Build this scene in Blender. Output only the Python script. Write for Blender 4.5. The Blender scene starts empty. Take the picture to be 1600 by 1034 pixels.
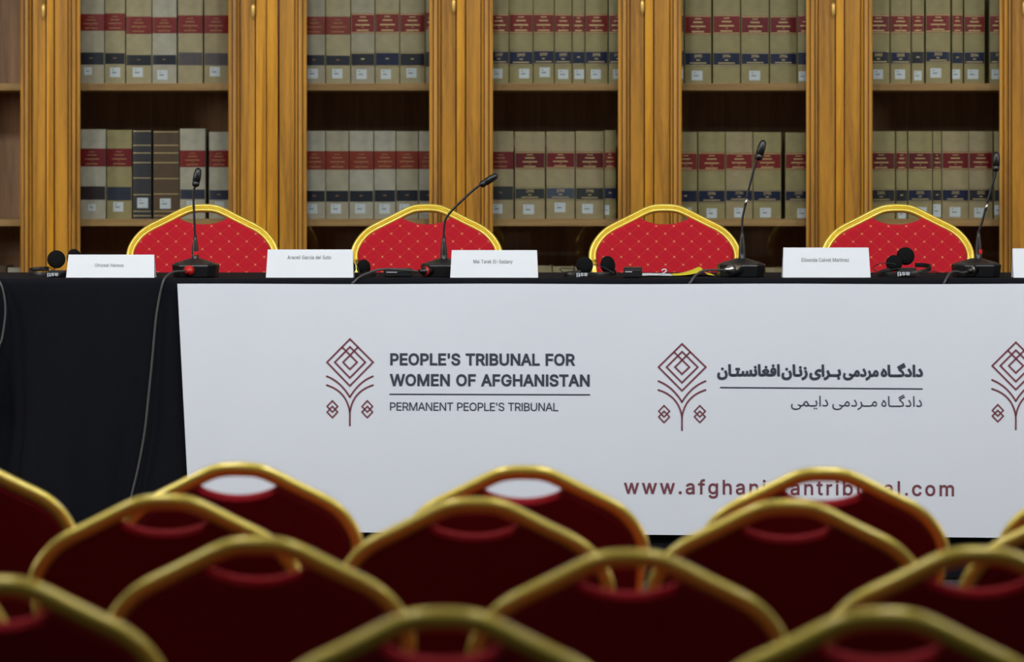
GLYPHS = r'''{"'":[206,[[[78,318],[70,509],[136,509],[128,318]]]],"-":[453,[[[337,244],[337,188],[114,188],[114,244]]]],".":[187,[[[95,-4],[63,9],[50,41],[63,73],[95,87],[128,73],[141,41],[128,9]]]],"0":[453,[[[227,-7],[130,24],[69,113],[48,254],[69,395],[130,484],[227,516],[323,484],[384,395],[405,254],[384,113],[323,24]],[[227,50],[290,74],[330,144],[344,254],[330,365],[290,435],[227,460],[163,435],[123,365],[109,254],[123,144],[163,74]]]],"1":[453,[[[76,0],[76,55],[391,55],[391,0]],[[276,509],[276,0],[212,0],[212,448],[209,448],[86,358],[86,427],[198,509]]]],"2":[453,[[[64,0],[64,47],[234,229],[282,282],[311,327],[320,371],[308,419],[273,449],[224,460],[172,447],[139,413],[127,362],[66,362],[86,442],[143,496],[225,516],[306,497],[361,445],[381,372],[371,318],[336,259],[267,180],[153,60],[153,57],[389,57],[389,0]]]],"3":[453,[[[218,-7],[133,10],[70,57],[44,132],[109,132],[126,87],[165,59],[219,50],[275,61],[315,93],[329,145],[316,196],[275,234],[201,248],[157,248],[157,299],[288,448],[288,452],[70,452],[70,509],[372,509],[372,461],[211,278],[211,289],[308,276],[371,222],[393,145],[370,66],[309,12]]]],"4":[453,[[[40,105],[40,158],[247,509],[311,509],[109,166],[109,163],[413,163],[413,105]],[[282,0],[282,121],[282,146],[282,318],[343,318],[343,0]]]],"5":[453,[[[221,-7],[140,11],[83,60],[60,130],[122,130],[138,89],[173,60],[221,50],[276,64],[314,104],[328,162],[314,221],[275,262],[218,277],[167,268],[128,246],[67,253],[96,509],[366,509],[366,452],[151,452],[134,301],[136,301],[178,325],[229,334],[294,321],[345,285],[379,231],[391,163],[369,76],[309,15]]]],"6":[453,[[[226,-7],[142,15],[84,74],[64,162],[80,239],[137,340],[252,509],[322,509],[151,261],[145,261],[165,288],[196,307],[235,314],[316,295],[370,240],[389,157],[368,73],[310,14]],[[226,48],[279,63],[314,101],[327,157],[314,213],[279,251],[226,265],[174,252],[138,214],[125,158],[138,102],[174,63]]]],"7":[453,[[[97,0],[323,448],[323,452],[62,452],[62,509],[391,509],[391,449],[165,0]]]],"8":[453,[[[226,-7],[136,11],[74,62],[52,135],[65,195],[101,241],[153,265],[153,267],[93,308],[70,380],[90,450],[146,498],[226,516],[306,498],[361,450],[382,380],[359,308],[300,267],[300,265],[351,241],[387,195],[401,135],[378,62],[317,11]],[[226,49],[285,60],[323,91],[337,139],[322,189],[283,223],[226,235],[169,223],[130,189],[115,139],[129,91],[167,60]],[[226,290],[274,300],[307,330],[319,376],[308,420],[275,449],[226,460],[177,449],[145,420],[133,376],[145,330],[178,300]]]],"9":[453,[[[226,516],[310,494],[368,434],[389,347],[373,270],[315,168],[200,0],[130,0],[301,248],[307,248],[287,221],[257,202],[218,195],[137,214],[83,269],[64,352],[85,436],[143,494]],[[226,460],[174,446],[138,407],[125,352],[138,295],[174,257],[226,243],[279,257],[314,295],[327,350],[314,407],[279,446]]]],"?":[358,[[[132,152],[132,159],[141,230],[168,269],[209,298],[247,334],[262,384],[250,425],[220,452],[178,462],[137,453],[106,425],[92,378],[27,378],[49,452],[103,499],[178,516],[255,498],[306,451],[324,382],[306,311],[254,261],[219,235],[200,205],[194,158],[194,152]],[[164,-4],[131,9],[118,41],[131,73],[164,86],[196,73],[209,41],[196,9]]]],"A":[479,[[[16,0],[201,509],[276,509],[463,0],[395,0],[287,302],[264,372],[232,478],[245,478],[213,371],[191,302],[85,0]],[[110,142],[110,199],[370,199],[370,142]]]],"B":[456,[[[60,0],[60,509],[241,509],[329,491],[381,442],[398,374],[387,320],[356,286],[315,267],[315,262],[363,245],[402,203],[418,136],[400,67],[344,18],[247,0]],[[125,57],[245,57],[330,80],[349,105],[355,137],[342,184],[306,218],[248,231],[125,231]],[[125,285],[238,285],[288,296],[323,326],[336,372],[313,429],[240,452],[125,452]]]],"C":[510,[[[267,-7],[150,25],[70,115],[40,254],[70,393],[150,484],[267,516],[340,504],[402,471],[448,418],[473,348],[408,348],[389,395],[357,428],[315,449],[267,456],[184,432],[125,364],[103,254],[125,145],[184,76],[267,53],[315,60],[357,81],[389,114],[408,160],[473,160],[448,91],[402,38],[341,5]]]],"E":[418,[[[60,0],[60,509],[372,509],[372,452],[125,452],[125,286],[355,286],[355,229],[125,229],[125,57],[375,57],[375,0]]]],"F":[410,[[[60,0],[60,509],[369,509],[369,452],[125,452],[125,278],[346,278],[346,221],[125,221],[125,0]]]],"G":[520,[[[269,-7],[149,25],[69,116],[40,254],[69,393],[149,484],[265,516],[340,504],[403,469],[449,416],[474,349],[408,349],[387,393],[356,427],[315,448],[265,456],[183,432],[125,364],[103,254],[125,145],[184,76],[269,53],[345,71],[396,123],[415,202],[434,199],[283,199],[283,256],[478,256],[478,200],[451,91],[377,19]]]],"H":[516,[[[60,0],[60,509],[125,509],[125,289],[392,289],[392,509],[457,509],[457,0],[392,0],[392,232],[125,232],[125,0]]]],"I":[300,[[[31,0],[31,57],[118,57],[118,452],[31,452],[31,509],[269,509],[269,452],[183,452],[183,57],[269,57],[269,0]]]],"L":[392,[[[60,0],[60,509],[125,509],[125,57],[361,57],[361,0]]]],"M":[628,[[[60,0],[60,509],[152,509],[277,187],[287,159],[299,123],[311,84],[322,49],[307,49],[318,83],[330,121],[342,158],[352,187],[476,509],[568,509],[568,0],[504,0],[504,291],[504,327],[505,369],[506,413],[507,457],[513,457],[498,409],[482,363],[467,322],[456,291],[342,0],[286,0],[170,291],[159,321],[145,361],[129,408],[112,457],[119,457],[120,416],[121,372],[122,328],[122,291],[122,0]]]],"N":[523,[[[60,0],[60,509],[136,509],[343,183],[363,151],[388,107],[414,55],[405,54],[401,108],[399,157],[399,195],[399,509],[463,509],[463,0],[387,0],[202,290],[177,331],[148,381],[108,452],[119,454],[122,384],[124,328],[125,291],[125,0]]]],"O":[533,[[[267,-7],[150,25],[70,115],[40,254],[70,393],[150,484],[267,516],[384,484],[464,393],[493,254],[464,115],[384,25]],[[267,53],[349,76],[408,144],[430,254],[408,365],[349,433],[267,456],[184,433],[125,364],[103,254],[125,144],[184,76]]]],"P":[444,[[[60,0],[60,509],[235,509],[332,487],[390,430],[409,348],[390,265],[332,207],[235,186],[109,186],[109,242],[233,242],[297,256],[333,294],[344,348],[333,402],[297,439],[232,452],[125,452],[125,0]]]],"R":[448,[[[60,0],[60,509],[236,509],[333,489],[390,433],[409,352],[390,271],[333,217],[236,198],[96,198],[96,255],[234,255],[298,267],[334,300],[345,352],[334,405],[298,440],[233,452],[125,452],[125,0]],[[353,0],[230,229],[303,229],[428,0]]]],"S":[446,[[[224,-9],[128,9],[64,60],[38,137],[104,137],[123,88],[166,59],[224,49],[286,60],[329,92],[346,139],[332,179],[296,205],[245,222],[184,239],[86,289],[67,313],[56,341],[52,372],[75,448],[138,498],[227,516],[316,498],[377,449],[401,378],[337,378],[326,412],[302,437],[225,459],[167,448],[129,418],[115,376],[131,334],[169,308],[212,293],[264,279],[312,264],[359,238],[395,198],[408,139],[386,64],[323,11]]]],"T":[448,[[[32,452],[32,509],[417,509],[417,452],[257,452],[257,0],[193,0],[193,452]]]],"U":[517,[[[259,-8],[154,15],[85,80],[60,173],[60,509],[124,509],[124,178],[141,113],[187,68],[259,52],[331,68],[377,113],[393,178],[393,509],[457,509],[457,173],[433,80],[363,15]]]],"W":[686,[[[155,0],[16,509],[82,509],[163,196],[175,145],[187,94],[197,40],[189,40],[200,94],[211,145],[224,196],[306,509],[380,509],[462,196],[474,145],[486,94],[497,40],[488,40],[499,94],[510,145],[523,196],[603,509],[670,509],[530,0],[455,0],[368,323],[351,391],[336,475],[350,475],[335,395],[318,323],[230,0]]]],"a":[389,[[[160,-9],[94,5],[48,45],[30,108],[43,161],[78,193],[125,211],[178,220],[234,227],[265,235],[276,255],[276,257],[267,297],[240,322],[196,331],[149,322],[118,301],[100,274],[41,291],[79,346],[133,375],[194,384],[239,379],[286,360],[322,320],[337,251],[337,0],[277,0],[277,52],[272,52],[252,25],[215,1]],[[170,45],[228,59],[263,93],[276,138],[276,190],[259,182],[231,176],[200,171],[175,168],[134,159],[103,139],[92,105],[102,72],[130,52]]]],"b":[424,[[[229,-8],[172,4],[138,31],[118,59],[112,59],[112,0],[53,0],[53,509],[114,509],[114,319],[118,319],[137,346],[171,373],[229,384],[313,361],[370,293],[390,189],[370,84],[313,16]],[[220,47],[279,66],[316,117],[328,189],[316,261],[280,311],[220,330],[161,312],[125,263],[113,189],[125,115],[162,65]]]],"c":[395,[[[207,-8],[117,16],[56,85],[34,187],[56,291],[117,360],[207,384],[260,377],[305,356],[340,322],[362,277],[303,262],[290,289],[270,311],[242,325],[207,330],[145,310],[108,258],[96,187],[108,117],[145,66],[207,46],[243,52],[271,66],[292,89],[304,117],[363,102],[341,56],[306,21],[261,-1]]]],"d":[424,[[[195,-8],[111,16],[55,84],[34,189],[55,293],[112,361],[196,384],[253,373],[287,346],[306,319],[311,319],[311,509],[372,509],[372,0],[313,0],[313,59],[307,59],[287,31],[252,4]],[[205,47],[263,65],[299,115],[312,189],[300,263],[263,312],[205,330],[145,311],[108,261],[96,189],[109,117],[145,66]]]],"e":[403,[[[212,-8],[117,16],[56,85],[34,187],[55,290],[115,359],[205,384],[266,374],[319,341],[357,282],[371,194],[371,169],[75,169],[75,221],[338,221],[310,202],[298,269],[263,314],[205,330],[146,313],[109,270],[96,211],[96,178],[110,106],[151,61],[212,46],[254,53],[285,73],[306,105],[365,91],[335,39],[283,4]]]],"f":[253,[[[228,379],[228,327],[6,327],[6,379]],[[81,0],[81,432],[96,486],[135,519],[187,530],[222,527],[243,521],[227,468],[215,472],[195,474],[154,460],[142,419],[142,0]]]],"g":[425,[[[207,-151],[134,-140],[82,-110],[51,-69],[101,-41],[122,-66],[154,-88],[207,-97],[282,-75],[304,-47],[311,-6],[311,68],[306,68],[287,41],[252,16],[195,5],[113,27],[55,90],[34,191],[55,293],[112,361],[196,384],[253,373],[288,346],[308,319],[313,319],[313,379],[372,379],[372,-9],[350,-90],[291,-136]],[[205,59],[264,75],[300,121],[312,193],[300,264],[264,312],[205,330],[145,312],[109,262],[96,193],[109,123],[145,76]]]],"h":[410,[[[114,227],[114,0],[53,0],[53,509],[114,509],[114,287],[102,287],[152,362],[227,384],[295,369],[341,321],[357,240],[357,0],[296,0],[296,235],[273,304],[246,323],[210,329],[161,317],[126,283]]]],"i":[166,[[[53,0],[53,379],[114,379],[114,0]],[[84,443],[54,455],[41,483],[54,512],[84,524],[114,512],[126,483],[114,455]]]],"k":[380,[[[110,137],[110,212],[121,212],[284,379],[360,379],[184,199],[177,199]],[[53,0],[53,509],[114,509],[114,0]],[[294,0],[148,186],[191,229],[372,0]]]],"l":[189,[[[139,-2],[74,20],[53,84],[53,509],[114,509],[114,99],[120,62],[146,52],[160,53],[170,54],[181,3],[162,-1]]]],"m":[609,[[[53,0],[53,379],[112,379],[112,295],[108,295],[132,346],[172,376],[219,386],[287,361],[321,295],[312,295],[337,343],[381,375],[437,386],[497,372],[541,328],[557,255],[557,0],[496,0],[496,254],[490,289],[473,313],[419,330],[374,320],[345,290],[335,247],[335,0],[274,0],[274,260],[253,311],[199,330],[158,320],[126,289],[114,238],[114,0]]]],"n":[409,[[[114,227],[114,0],[53,0],[53,379],[112,379],[112,287],[102,287],[152,362],[227,384],[295,369],[341,321],[357,240],[357,0],[296,0],[296,235],[273,304],[246,323],[210,329],[161,317],[126,283]]]],"o":[415,[[[207,-8],[117,16],[56,85],[34,187],[56,291],[117,360],[207,384],[299,360],[359,291],[381,187],[359,85],[299,16]],[[207,46],[270,66],[307,117],[319,187],[307,258],[270,310],[207,330],[145,310],[108,258],[96,187],[108,117],[145,66]]]],"r":[259,[[[53,0],[53,379],[112,379],[112,321],[115,321],[152,367],[213,385],[229,384],[243,384],[243,322],[230,324],[207,326],[159,315],[126,284],[114,237],[114,0]]]],"s":[364,[[[182,-8],[112,3],[62,38],[36,94],[94,107],[124,60],[181,45],[244,62],[268,103],[254,136],[212,155],[149,170],[72,208],[47,274],[65,332],[115,370],[187,384],[254,372],[299,339],[324,290],[268,277],[243,316],[187,333],[131,317],[109,277],[124,243],[172,223],[229,209],[306,171],[331,107],[312,47],[260,6]]]],"t":[227,[[[204,379],[204,327],[6,327],[6,379]],[[65,471],[126,471],[126,98],[136,61],[170,50],[185,51],[202,54],[213,2],[192,-3],[168,-4],[92,21],[72,52],[65,93]]]],"u":[410,[[[182,-5],[115,11],[69,59],[53,139],[53,379],[114,379],[114,144],[137,75],[164,56],[200,50],[249,62],[283,97],[296,153],[296,379],[357,379],[357,0],[298,0],[298,92],[307,92],[257,17]]]],"v":[389,[[[163,0],[17,379],[84,379],[165,155],[187,87],[206,21],[184,21],[203,87],[224,155],[305,379],[371,379],[226,0]]]],"w":[567,[[[138,0],[23,379],[87,379],[133,214],[154,137],[175,41],[165,41],[186,135],[206,214],[252,379],[316,379],[362,214],[382,136],[402,41],[391,41],[413,135],[434,214],[480,379],[545,379],[429,0],[368,0],[319,172],[305,225],[291,280],[277,338],[291,338],[277,280],[263,225],[248,172],[199,0]]]],"y":[389,[[[47,-139],[61,-86],[71,-87],[104,-89],[130,-74],[151,-36],[163,-1],[17,379],[84,379],[165,155],[187,87],[206,21],[184,21],[202,87],[224,155],[305,379],[371,379],[204,-58],[177,-107],[139,-136],[91,-145],[65,-143]]]],"z":[380,[[[42,0],[42,46],[254,320],[254,323],[48,323],[48,379],[333,379],[333,331],[126,60],[126,56],[339,56],[339,0]]]],"\u00ba":[334,[[[167,221],[93,239],[43,291],[26,368],[43,447],[93,498],[167,517],[242,498],[291,447],[309,368],[291,291],[242,239]],[[167,269],[214,283],[241,319],[250,368],[241,419],[214,455],[167,468],[121,455],[94,419],[85,368],[94,319],[121,283]]]],"\u00ed":[166,[[[53,0],[53,379],[114,379],[114,0]],[[57,429],[104,529],[173,529],[107,429]]]],"\u0640":[160,[[[0,-3],[6,46],[166,46],[184,39],[190,23],[181,5],[160,-3]]]],"\ufb94":[244,[[[-1,326],[-23,359],[33,393],[107,436],[200,487],[217,451],[125,401],[55,360]],[[0,-3],[6,46],[62,46],[117,49],[147,60],[160,73],[164,88],[153,122],[111,174],[78,205],[47,230],[25,248],[17,260],[18,277],[22,293],[29,304],[60,329],[103,355],[160,384],[230,419],[250,375],[171,337],[117,309],[79,286],[45,263],[54,285],[120,229],[168,179],[198,132],[208,85],[203,57],[183,28],[137,6],[54,-3]]]],"\ufbfc":[450,[[[18,-1],[20,30],[29,65],[43,104],[85,88],[75,56],[68,28],[66,4],[76,-37],[104,-66],[145,-83],[196,-89],[271,-80],[324,-56],[356,-27],[366,1],[356,15],[330,28],[296,41],[263,57],[237,80],[226,111],[239,160],[272,204],[319,236],[373,248],[416,242],[441,229],[421,187],[399,196],[373,200],[338,193],[306,174],[283,148],[274,119],[284,101],[311,85],[346,71],[382,55],[409,35],[419,8],[404,-39],[360,-87],[290,-123],[193,-138],[124,-129],[68,-104],[31,-61]]]],"\ufbfd":[436,[[[18,-1],[20,30],[29,65],[43,104],[85,88],[75,56],[68,28],[66,4],[77,-39],[108,-68],[153,-84],[206,-90],[271,-84],[323,-67],[359,-42],[372,-12],[366,2],[349,15],[320,26],[282,38],[293,87],[348,67],[389,55],[420,48],[442,46],[460,39],[466,23],[458,5],[436,-3],[429,-3],[422,-3],[414,-3],[416,-12],[417,-20],[402,-63],[357,-100],[287,-127],[193,-138],[106,-122],[42,-77]]]],"\ufbfe":[177,[[[0,-3],[6,46],[60,48],[88,62],[97,97],[92,132],[79,175],[63,221],[111,239],[125,196],[137,148],[142,106],[134,56],[108,22],[64,3]],[[110,-115],[89,-106],[80,-86],[89,-65],[110,-56],[130,-65],[139,-86],[130,-106]],[[28,-115],[7,-106],[-1,-86],[7,-65],[28,-56],[49,-65],[57,-86],[49,-106]]]],"\ufe8d":[141,[[[55,0],[43,423],[91,423],[103,0]]]],"\ufe8e":[172,[[[172,-3],[100,8],[65,41],[55,99],[43,423],[91,423],[103,118],[109,73],[129,52],[178,46],[197,39],[202,23],[194,5]]]],"\ufe91":[159,[[[0,-3],[6,46],[52,49],[77,64],[85,97],[80,132],[68,175],[51,221],[99,239],[114,196],[125,148],[130,106],[125,64],[110,33],[84,13],[47,1]],[[63,-113],[42,-105],[34,-84],[42,-63],[63,-55],[84,-63],[92,-84],[84,-105]]]],"\ufe98":[221,[[[0,-3],[6,46],[52,50],[77,67],[91,104],[104,168],[151,159],[145,135],[140,109],[138,87],[139,71],[148,57],[174,49],[227,46],[245,39],[251,23],[242,5],[221,-3],[164,1],[131,12],[116,32],[109,59],[127,57],[106,27],[81,8],[47,-1]],[[158,229],[137,237],[129,258],[137,279],[158,287],[179,279],[187,258],[179,237]],[[77,229],[56,237],[47,258],[56,279],[77,287],[98,279],[106,258],[98,237]]]],"\ufea9":[283,[[[21,27],[44,68],[78,53],[127,46],[175,52],[200,69],[208,96],[203,125],[181,173],[130,251],[171,278],[221,200],[248,138],[256,93],[244,47],[205,11],[127,-4],[86,0],[50,10]]]],"\ufeae":[234,[[[2,-138],[-15,-92],[57,-60],[103,-21],[127,22],[134,63],[121,122],[93,179],[136,201],[156,160],[172,122],[183,90],[204,55],[241,46],[259,39],[264,23],[256,5],[235,-3],[192,6],[168,31],[156,62],[175,52],[158,-20],[113,-76],[56,-116]]]],"\ufeaf":[217,[[[2,-136],[-15,-91],[77,-46],[122,9],[134,63],[130,95],[118,130],[93,179],[136,201],[169,128],[178,68],[166,0],[134,-54],[91,-94],[44,-121]],[[105,269],[84,278],[75,298],[84,319],[105,328],[125,319],[134,298],[125,278]]]],"\ufeb4":[504,[[[0,-3],[6,46],[37,48],[57,62],[72,97],[88,163],[133,151],[124,115],[120,77],[124,60],[141,49],[172,46],[201,49],[220,63],[233,99],[245,167],[290,159],[286,133],[282,102],[280,77],[284,61],[299,50],[334,46],[377,58],[390,96],[389,125],[387,159],[383,202],[426,205],[434,126],[447,77],[471,53],[510,46],[528,39],[533,23],[525,5],[504,-3],[468,3],[441,18],[422,41],[411,68],[422,64],[402,23],[369,3],[328,-3],[286,4],[260,23],[248,57],[268,57],[244,19],[213,1],[165,-3],[133,2],[104,20],[89,62],[107,66],[82,21],[47,2]]]],"\ufed0":[309,[[[0,-3],[6,46],[73,52],[131,71],[176,98],[205,129],[216,161],[210,177],[192,190],[158,196],[129,192],[99,182],[75,168],[105,143],[133,116],[165,83],[196,66],[233,54],[273,48],[315,46],[333,39],[338,23],[330,5],[309,-3],[242,3],[178,22],[128,55],[106,81],[79,107],[47,132],[40,143],[34,159],[32,171],[43,193],[74,217],[117,236],[167,244],[222,234],[253,208],[263,174],[250,122],[212,74],[155,34],[83,7]],[[163,305],[142,313],[133,334],[142,354],[163,363],[183,354],[192,334],[183,313]]]],"\ufed3":[265,[[[0,-3],[6,46],[39,46],[76,47],[110,49],[137,55],[170,74],[187,105],[192,155],[186,201],[167,235],[139,248],[114,238],[97,212],[91,180],[96,158],[113,144],[143,139],[178,143],[208,152],[210,111],[189,100],[164,94],[138,92],[87,102],[55,129],[44,168],[51,213],[71,255],[103,285],[143,297],[197,276],[228,222],[238,151],[223,75],[173,23],[140,10],[98,2],[50,-2]],[[132,358],[111,367],[103,387],[111,408],[132,417],[153,408],[161,387],[153,367]]]],"\ufee3":[311,[[[0,-3],[6,46],[34,53],[56,76],[79,121],[113,178],[147,205],[180,212],[218,202],[248,174],[268,137],[276,96],[263,39],[231,9],[191,0],[144,7],[72,43],[95,81],[147,55],[186,49],[213,54],[228,68],[233,90],[225,124],[204,152],[177,164],[156,158],[135,136],[111,90],[84,39],[58,11],[31,0]]]],"\ufee4":[342,[[[0,-3],[6,46],[32,53],[51,76],[75,121],[103,167],[132,196],[158,210],[181,215],[216,206],[245,177],[273,121],[298,72],[321,51],[349,46],[367,39],[372,23],[364,5],[343,-3],[300,5],[268,29],[276,41],[259,12],[234,-6],[205,-11],[165,-3],[126,21],[92,57],[63,17],[34,1]],[[115,102],[137,73],[160,52],[183,41],[205,37],[235,52],[234,93],[223,120],[211,144],[196,161],[178,167],[159,161],[138,141]]]],"\ufee5":[406,[[[18,-1],[20,30],[29,65],[43,104],[85,88],[75,56],[68,28],[66,4],[82,-47],[126,-78],[189,-88],[256,-77],[299,-49],[322,-10],[328,32],[320,87],[288,166],[333,189],[354,141],[370,91],[376,39],[371,-9],[352,-56],[317,-97],[264,-126],[189,-136],[123,-128],[68,-104],[31,-62]],[[197,236],[176,245],[167,265],[176,286],[197,295],[217,286],[226,265],[217,245]]]],"\ufee7":[159,[[[0,-3],[6,46],[52,49],[77,64],[85,97],[80,132],[68,175],[51,221],[99,239],[114,196],[125,148],[130,106],[125,64],[110,33],[84,13],[47,1]],[[76,301],[55,309],[46,330],[55,350],[76,359],[96,350],[105,330],[96,309]]]],"\ufee9":[240,[[[120,0],[68,10],[31,41],[18,94],[37,157],[106,238],[117,206],[76,242],[107,279],[164,227],[206,168],[222,101],[218,71],[202,37],[170,10]],[[120,49],[153,55],[173,75],[180,104],[175,135],[155,170],[109,214],[135,215],[97,175],[73,134],[65,98],[80,61]]]]}'''
import bpy, bmesh, math, random, json
from mathutils import Vector, Matrix
from mathutils.geometry import delaunay_2d_cdt

random.seed(7)
SC = bpy.context.scene
COL = SC.collection

# ------------------------------------------------------------------ camera
FPX, HOR, CAMZ = 6600.0, 290.0, 1.39


def W(px, py, d):
    """point at distance d seen at (px, py) of the 1600x1034 photograph"""
    return Vector(((px - 800.0) * d / FPX, d, CAMZ - (py - HOR) * d / FPX))


cam = bpy.data.cameras.new('camera')
cam.sensor_fit = 'HORIZONTAL'
cam.sensor_width = 36.0
cam.lens = 36.0 * FPX / 1600.0
cam.shift_y = -(517.0 - HOR) / 1600.0
cam.clip_start = 0.1
cam.clip_end = 60
cam.dof.use_dof = True
cam.dof.focus_distance = 10.7
cam.dof.aperture_fstop = 5.0
cam.dof.aperture_blades = 9
camo = bpy.data.objects.new('camera', cam)
camo.location = (0, 0, CAMZ)
camo.rotation_euler = (math.pi / 2, 0, 0)
COL.objects.link(camo)
SC.camera = camo

# ------------------------------------------------------------------ objects


def tag(o, label=None, cat=None, group=None, kind=None):
    if label:
        o['label'] = label
    if cat:
        o['category'] = cat
    if group:
        o['group'] = group
    if kind:
        o['kind'] = kind
    return o


def thing(name, label, cat, loc=(0, 0, 0), rz=0.0, group=None):
    o = bpy.data.objects.new(name, None)
    o.empty_display_size = 0.1
    o.location = loc
    o.rotation_euler = (0, 0, rz)
    COL.objects.link(o)
    return tag(o, label, cat, group)


def copy_tree(o, parent=None):
    c = o.copy()
    COL.objects.link(c)
    if parent is not None:
        c.parent = parent
    for ch in list(o.children):
        copy_tree(ch, c)
    return c


class MB:
    def __init__(s):
        s.v = []
        s.f = []
        s.m = []
        s.sm = []

    def add(s, vs, fs, mi=0, smooth=False):
        b = len(s.v)
        s.v += [tuple(p) for p in vs]
        for f in fs:
            s.f.append([b + i for i in f])
            s.m.append(mi)
            s.sm.append(smooth)

    def box(s, lo, hi, mi=0, bev=0.0):
        bm = bmesh.new()
        bmesh.ops.create_cube(bm, size=1.0)
        for v in bm.verts:
            v.co = Vector([lo[i] + (v.co[i] + 0.5) * (hi[i] - lo[i]) for i in range(3)])
        if bev > 0:
            bmesh.ops.bevel(bm, geom=bm.edges[:], offset=bev, segments=2, affect='EDGES', profile=0.6)
        bm.verts.index_update()
        s.add([v.co for v in bm.verts], [[v.index for v in f.verts] for f in bm.faces], mi)
        bm.free()

    def sweep(s, path, frames, prof, mi=0, closed_path=False, caps=True, smooth=True):
        """prof: list of (a, b) ; frames: per path point (A, B) vectors; scale folded in"""
        n = len(path)
        k = len(prof)
        vs = []
        for i in range(n):
            A, B = frames[i]
            for a, b in prof:
                vs.append(path[i] + A * a + B * b)
        fs = []
        for i in range(n if closed_path else n - 1):
            j = (i + 1) % n
            for q in range(k):
                r = (q + 1) % k
                fs.append([i * k + q, i * k + r, j * k + r, j * k + q])
        s.add(vs, fs, mi, smooth)
        if caps and not closed_path:
            b = len(s.v) - len(vs)
            s.f.append([b + q for q in range(k)][::-1])
            s.m.append(mi)
            s.sm.append(False)
            s.f.append([b + (n - 1) * k + q for q in range(k)])
            s.m.append(mi)
            s.sm.append(False)

    def tube(s, path, rad, mi=0, seg=10, smooth=True, caps=True):
        path = [Vector(p) for p in path]
        n = len(path)
        if not isinstance(rad, (list, tuple)):
            rad = [rad] * n
        fr = []
        up = Vector((0.13, 0.31, 1.0)).normalized()
        for i in range(n):
            t = (path[min(i + 1, n - 1)] - path[max(i - 1, 0)]).normalized()
            if i == 0:
                A = up.cross(t)
                if A.length < 1e-3:
                    A = Vector((1, 0, 0)).cross(t)
            else:
                A = fr[-1][0] - t * fr[-1][0].dot(t)
            A.normalize()
            fr.append((A, t.cross(A).normalized()))
        fr = [(a * r, b * r) for (a, b), r in zip(fr, rad)]
        prof = [(math.cos(2 * math.pi * q / seg), math.sin(2 * math.pi * q / seg)) for q in range(seg)]
        s.sweep(path, fr, prof, mi, False, caps, smooth)

    def lathe(s, base, axis, prof, mi=0, seg=20, smooth=True):
        """prof: list of (along axis, radius)"""
        base = Vector(base)
        t = Vector(axis).normalized()
        A = Vector((0, 0, 1)).cross(t)
        if A.length < 1e-3:
            A = Vector((1, 0, 0))
        A.normalize()
        B = t.cross(A)
        pts = [base + t * h for h, r in prof]
        fr = [(A * max(r, 1e-5), B * max(r, 1e-5)) for h, r in prof]
        cs = [(math.cos(2 * math.pi * q / seg), math.sin(2 * math.pi * q / seg)) for q in range(seg)]
        s.sweep(pts, fr, cs, mi, False, True, smooth)

    def build(s, name, mats, parent=None, loc=None, rot=None):
        me = bpy.data.meshes.new(name)
        me.from_pydata(s.v, [], s.f)
        if not isinstance(mats, (list, tuple)):
            mats = [mats]
        for m in mats:
            me.materials.append(m)
        for p, mi, sm in zip(me.polygons, s.m, s.sm):
            p.material_index = mi
            p.use_smooth = sm
        bm = bmesh.new()
        bm.from_mesh(me)
        bmesh.ops.recalc_face_normals(bm, faces=bm.faces[:])
        bm.to_mesh(me)
        bm.free()
        me.update()
        o = bpy.data.objects.new(name, me)
        COL.objects.link(o)
        if parent is not None:
            o.parent = parent
        if loc is not None:
            o.location = loc
        if rot is not None:
            o.rotation_euler = rot
        return o


def smooth_path(pts, n=6):
    pts = [Vector(p) for p in pts]
    out = []
    for i in range(len(pts) - 1):
        p0 = pts[i - 1] if i > 0 else pts[0] * 2 - pts[1]
        p1, p2 = pts[i], pts[i + 1]
        p3 = pts[i + 2] if i + 2 < len(pts) else pts[-1] * 2 - pts[-2]
        for j in range(n):
            t = j / n
            out.append(0.5 * ((2 * p1) + (p2 - p0) * t + (2 * p0 - 5 * p1 + 4 * p2 - p3) * t * t
                              + (3 * p1 - p0 - 3 * p2 + p3) * t ** 3))
    out.append(pts[-1])
    return out


# ------------------------------------------------------------------ materials
def newmat(name):
    m = bpy.data.materials.new(name)
    m.use_nodes = True
    nt = m.node_tree
    return m, nt, nt.nodes['Principled BSDF']


def N(nt, typ, **kw):
    n = nt.nodes.new(typ)
    for k, v in kw.items():
        setattr(n, k, v)
    return n


def math_n(nt, op, a, b=None, c=None):
    n = N(nt, 'ShaderNodeMath', operation=op)
    for i, x in enumerate((a, b, c)):
        if x is None:
            continue
        if isinstance(x, (int, float)):
            n.inputs[i].default_value = x
        else:
            nt.links.new(x, n.inputs[i])
    return n.outputs[0]


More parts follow.
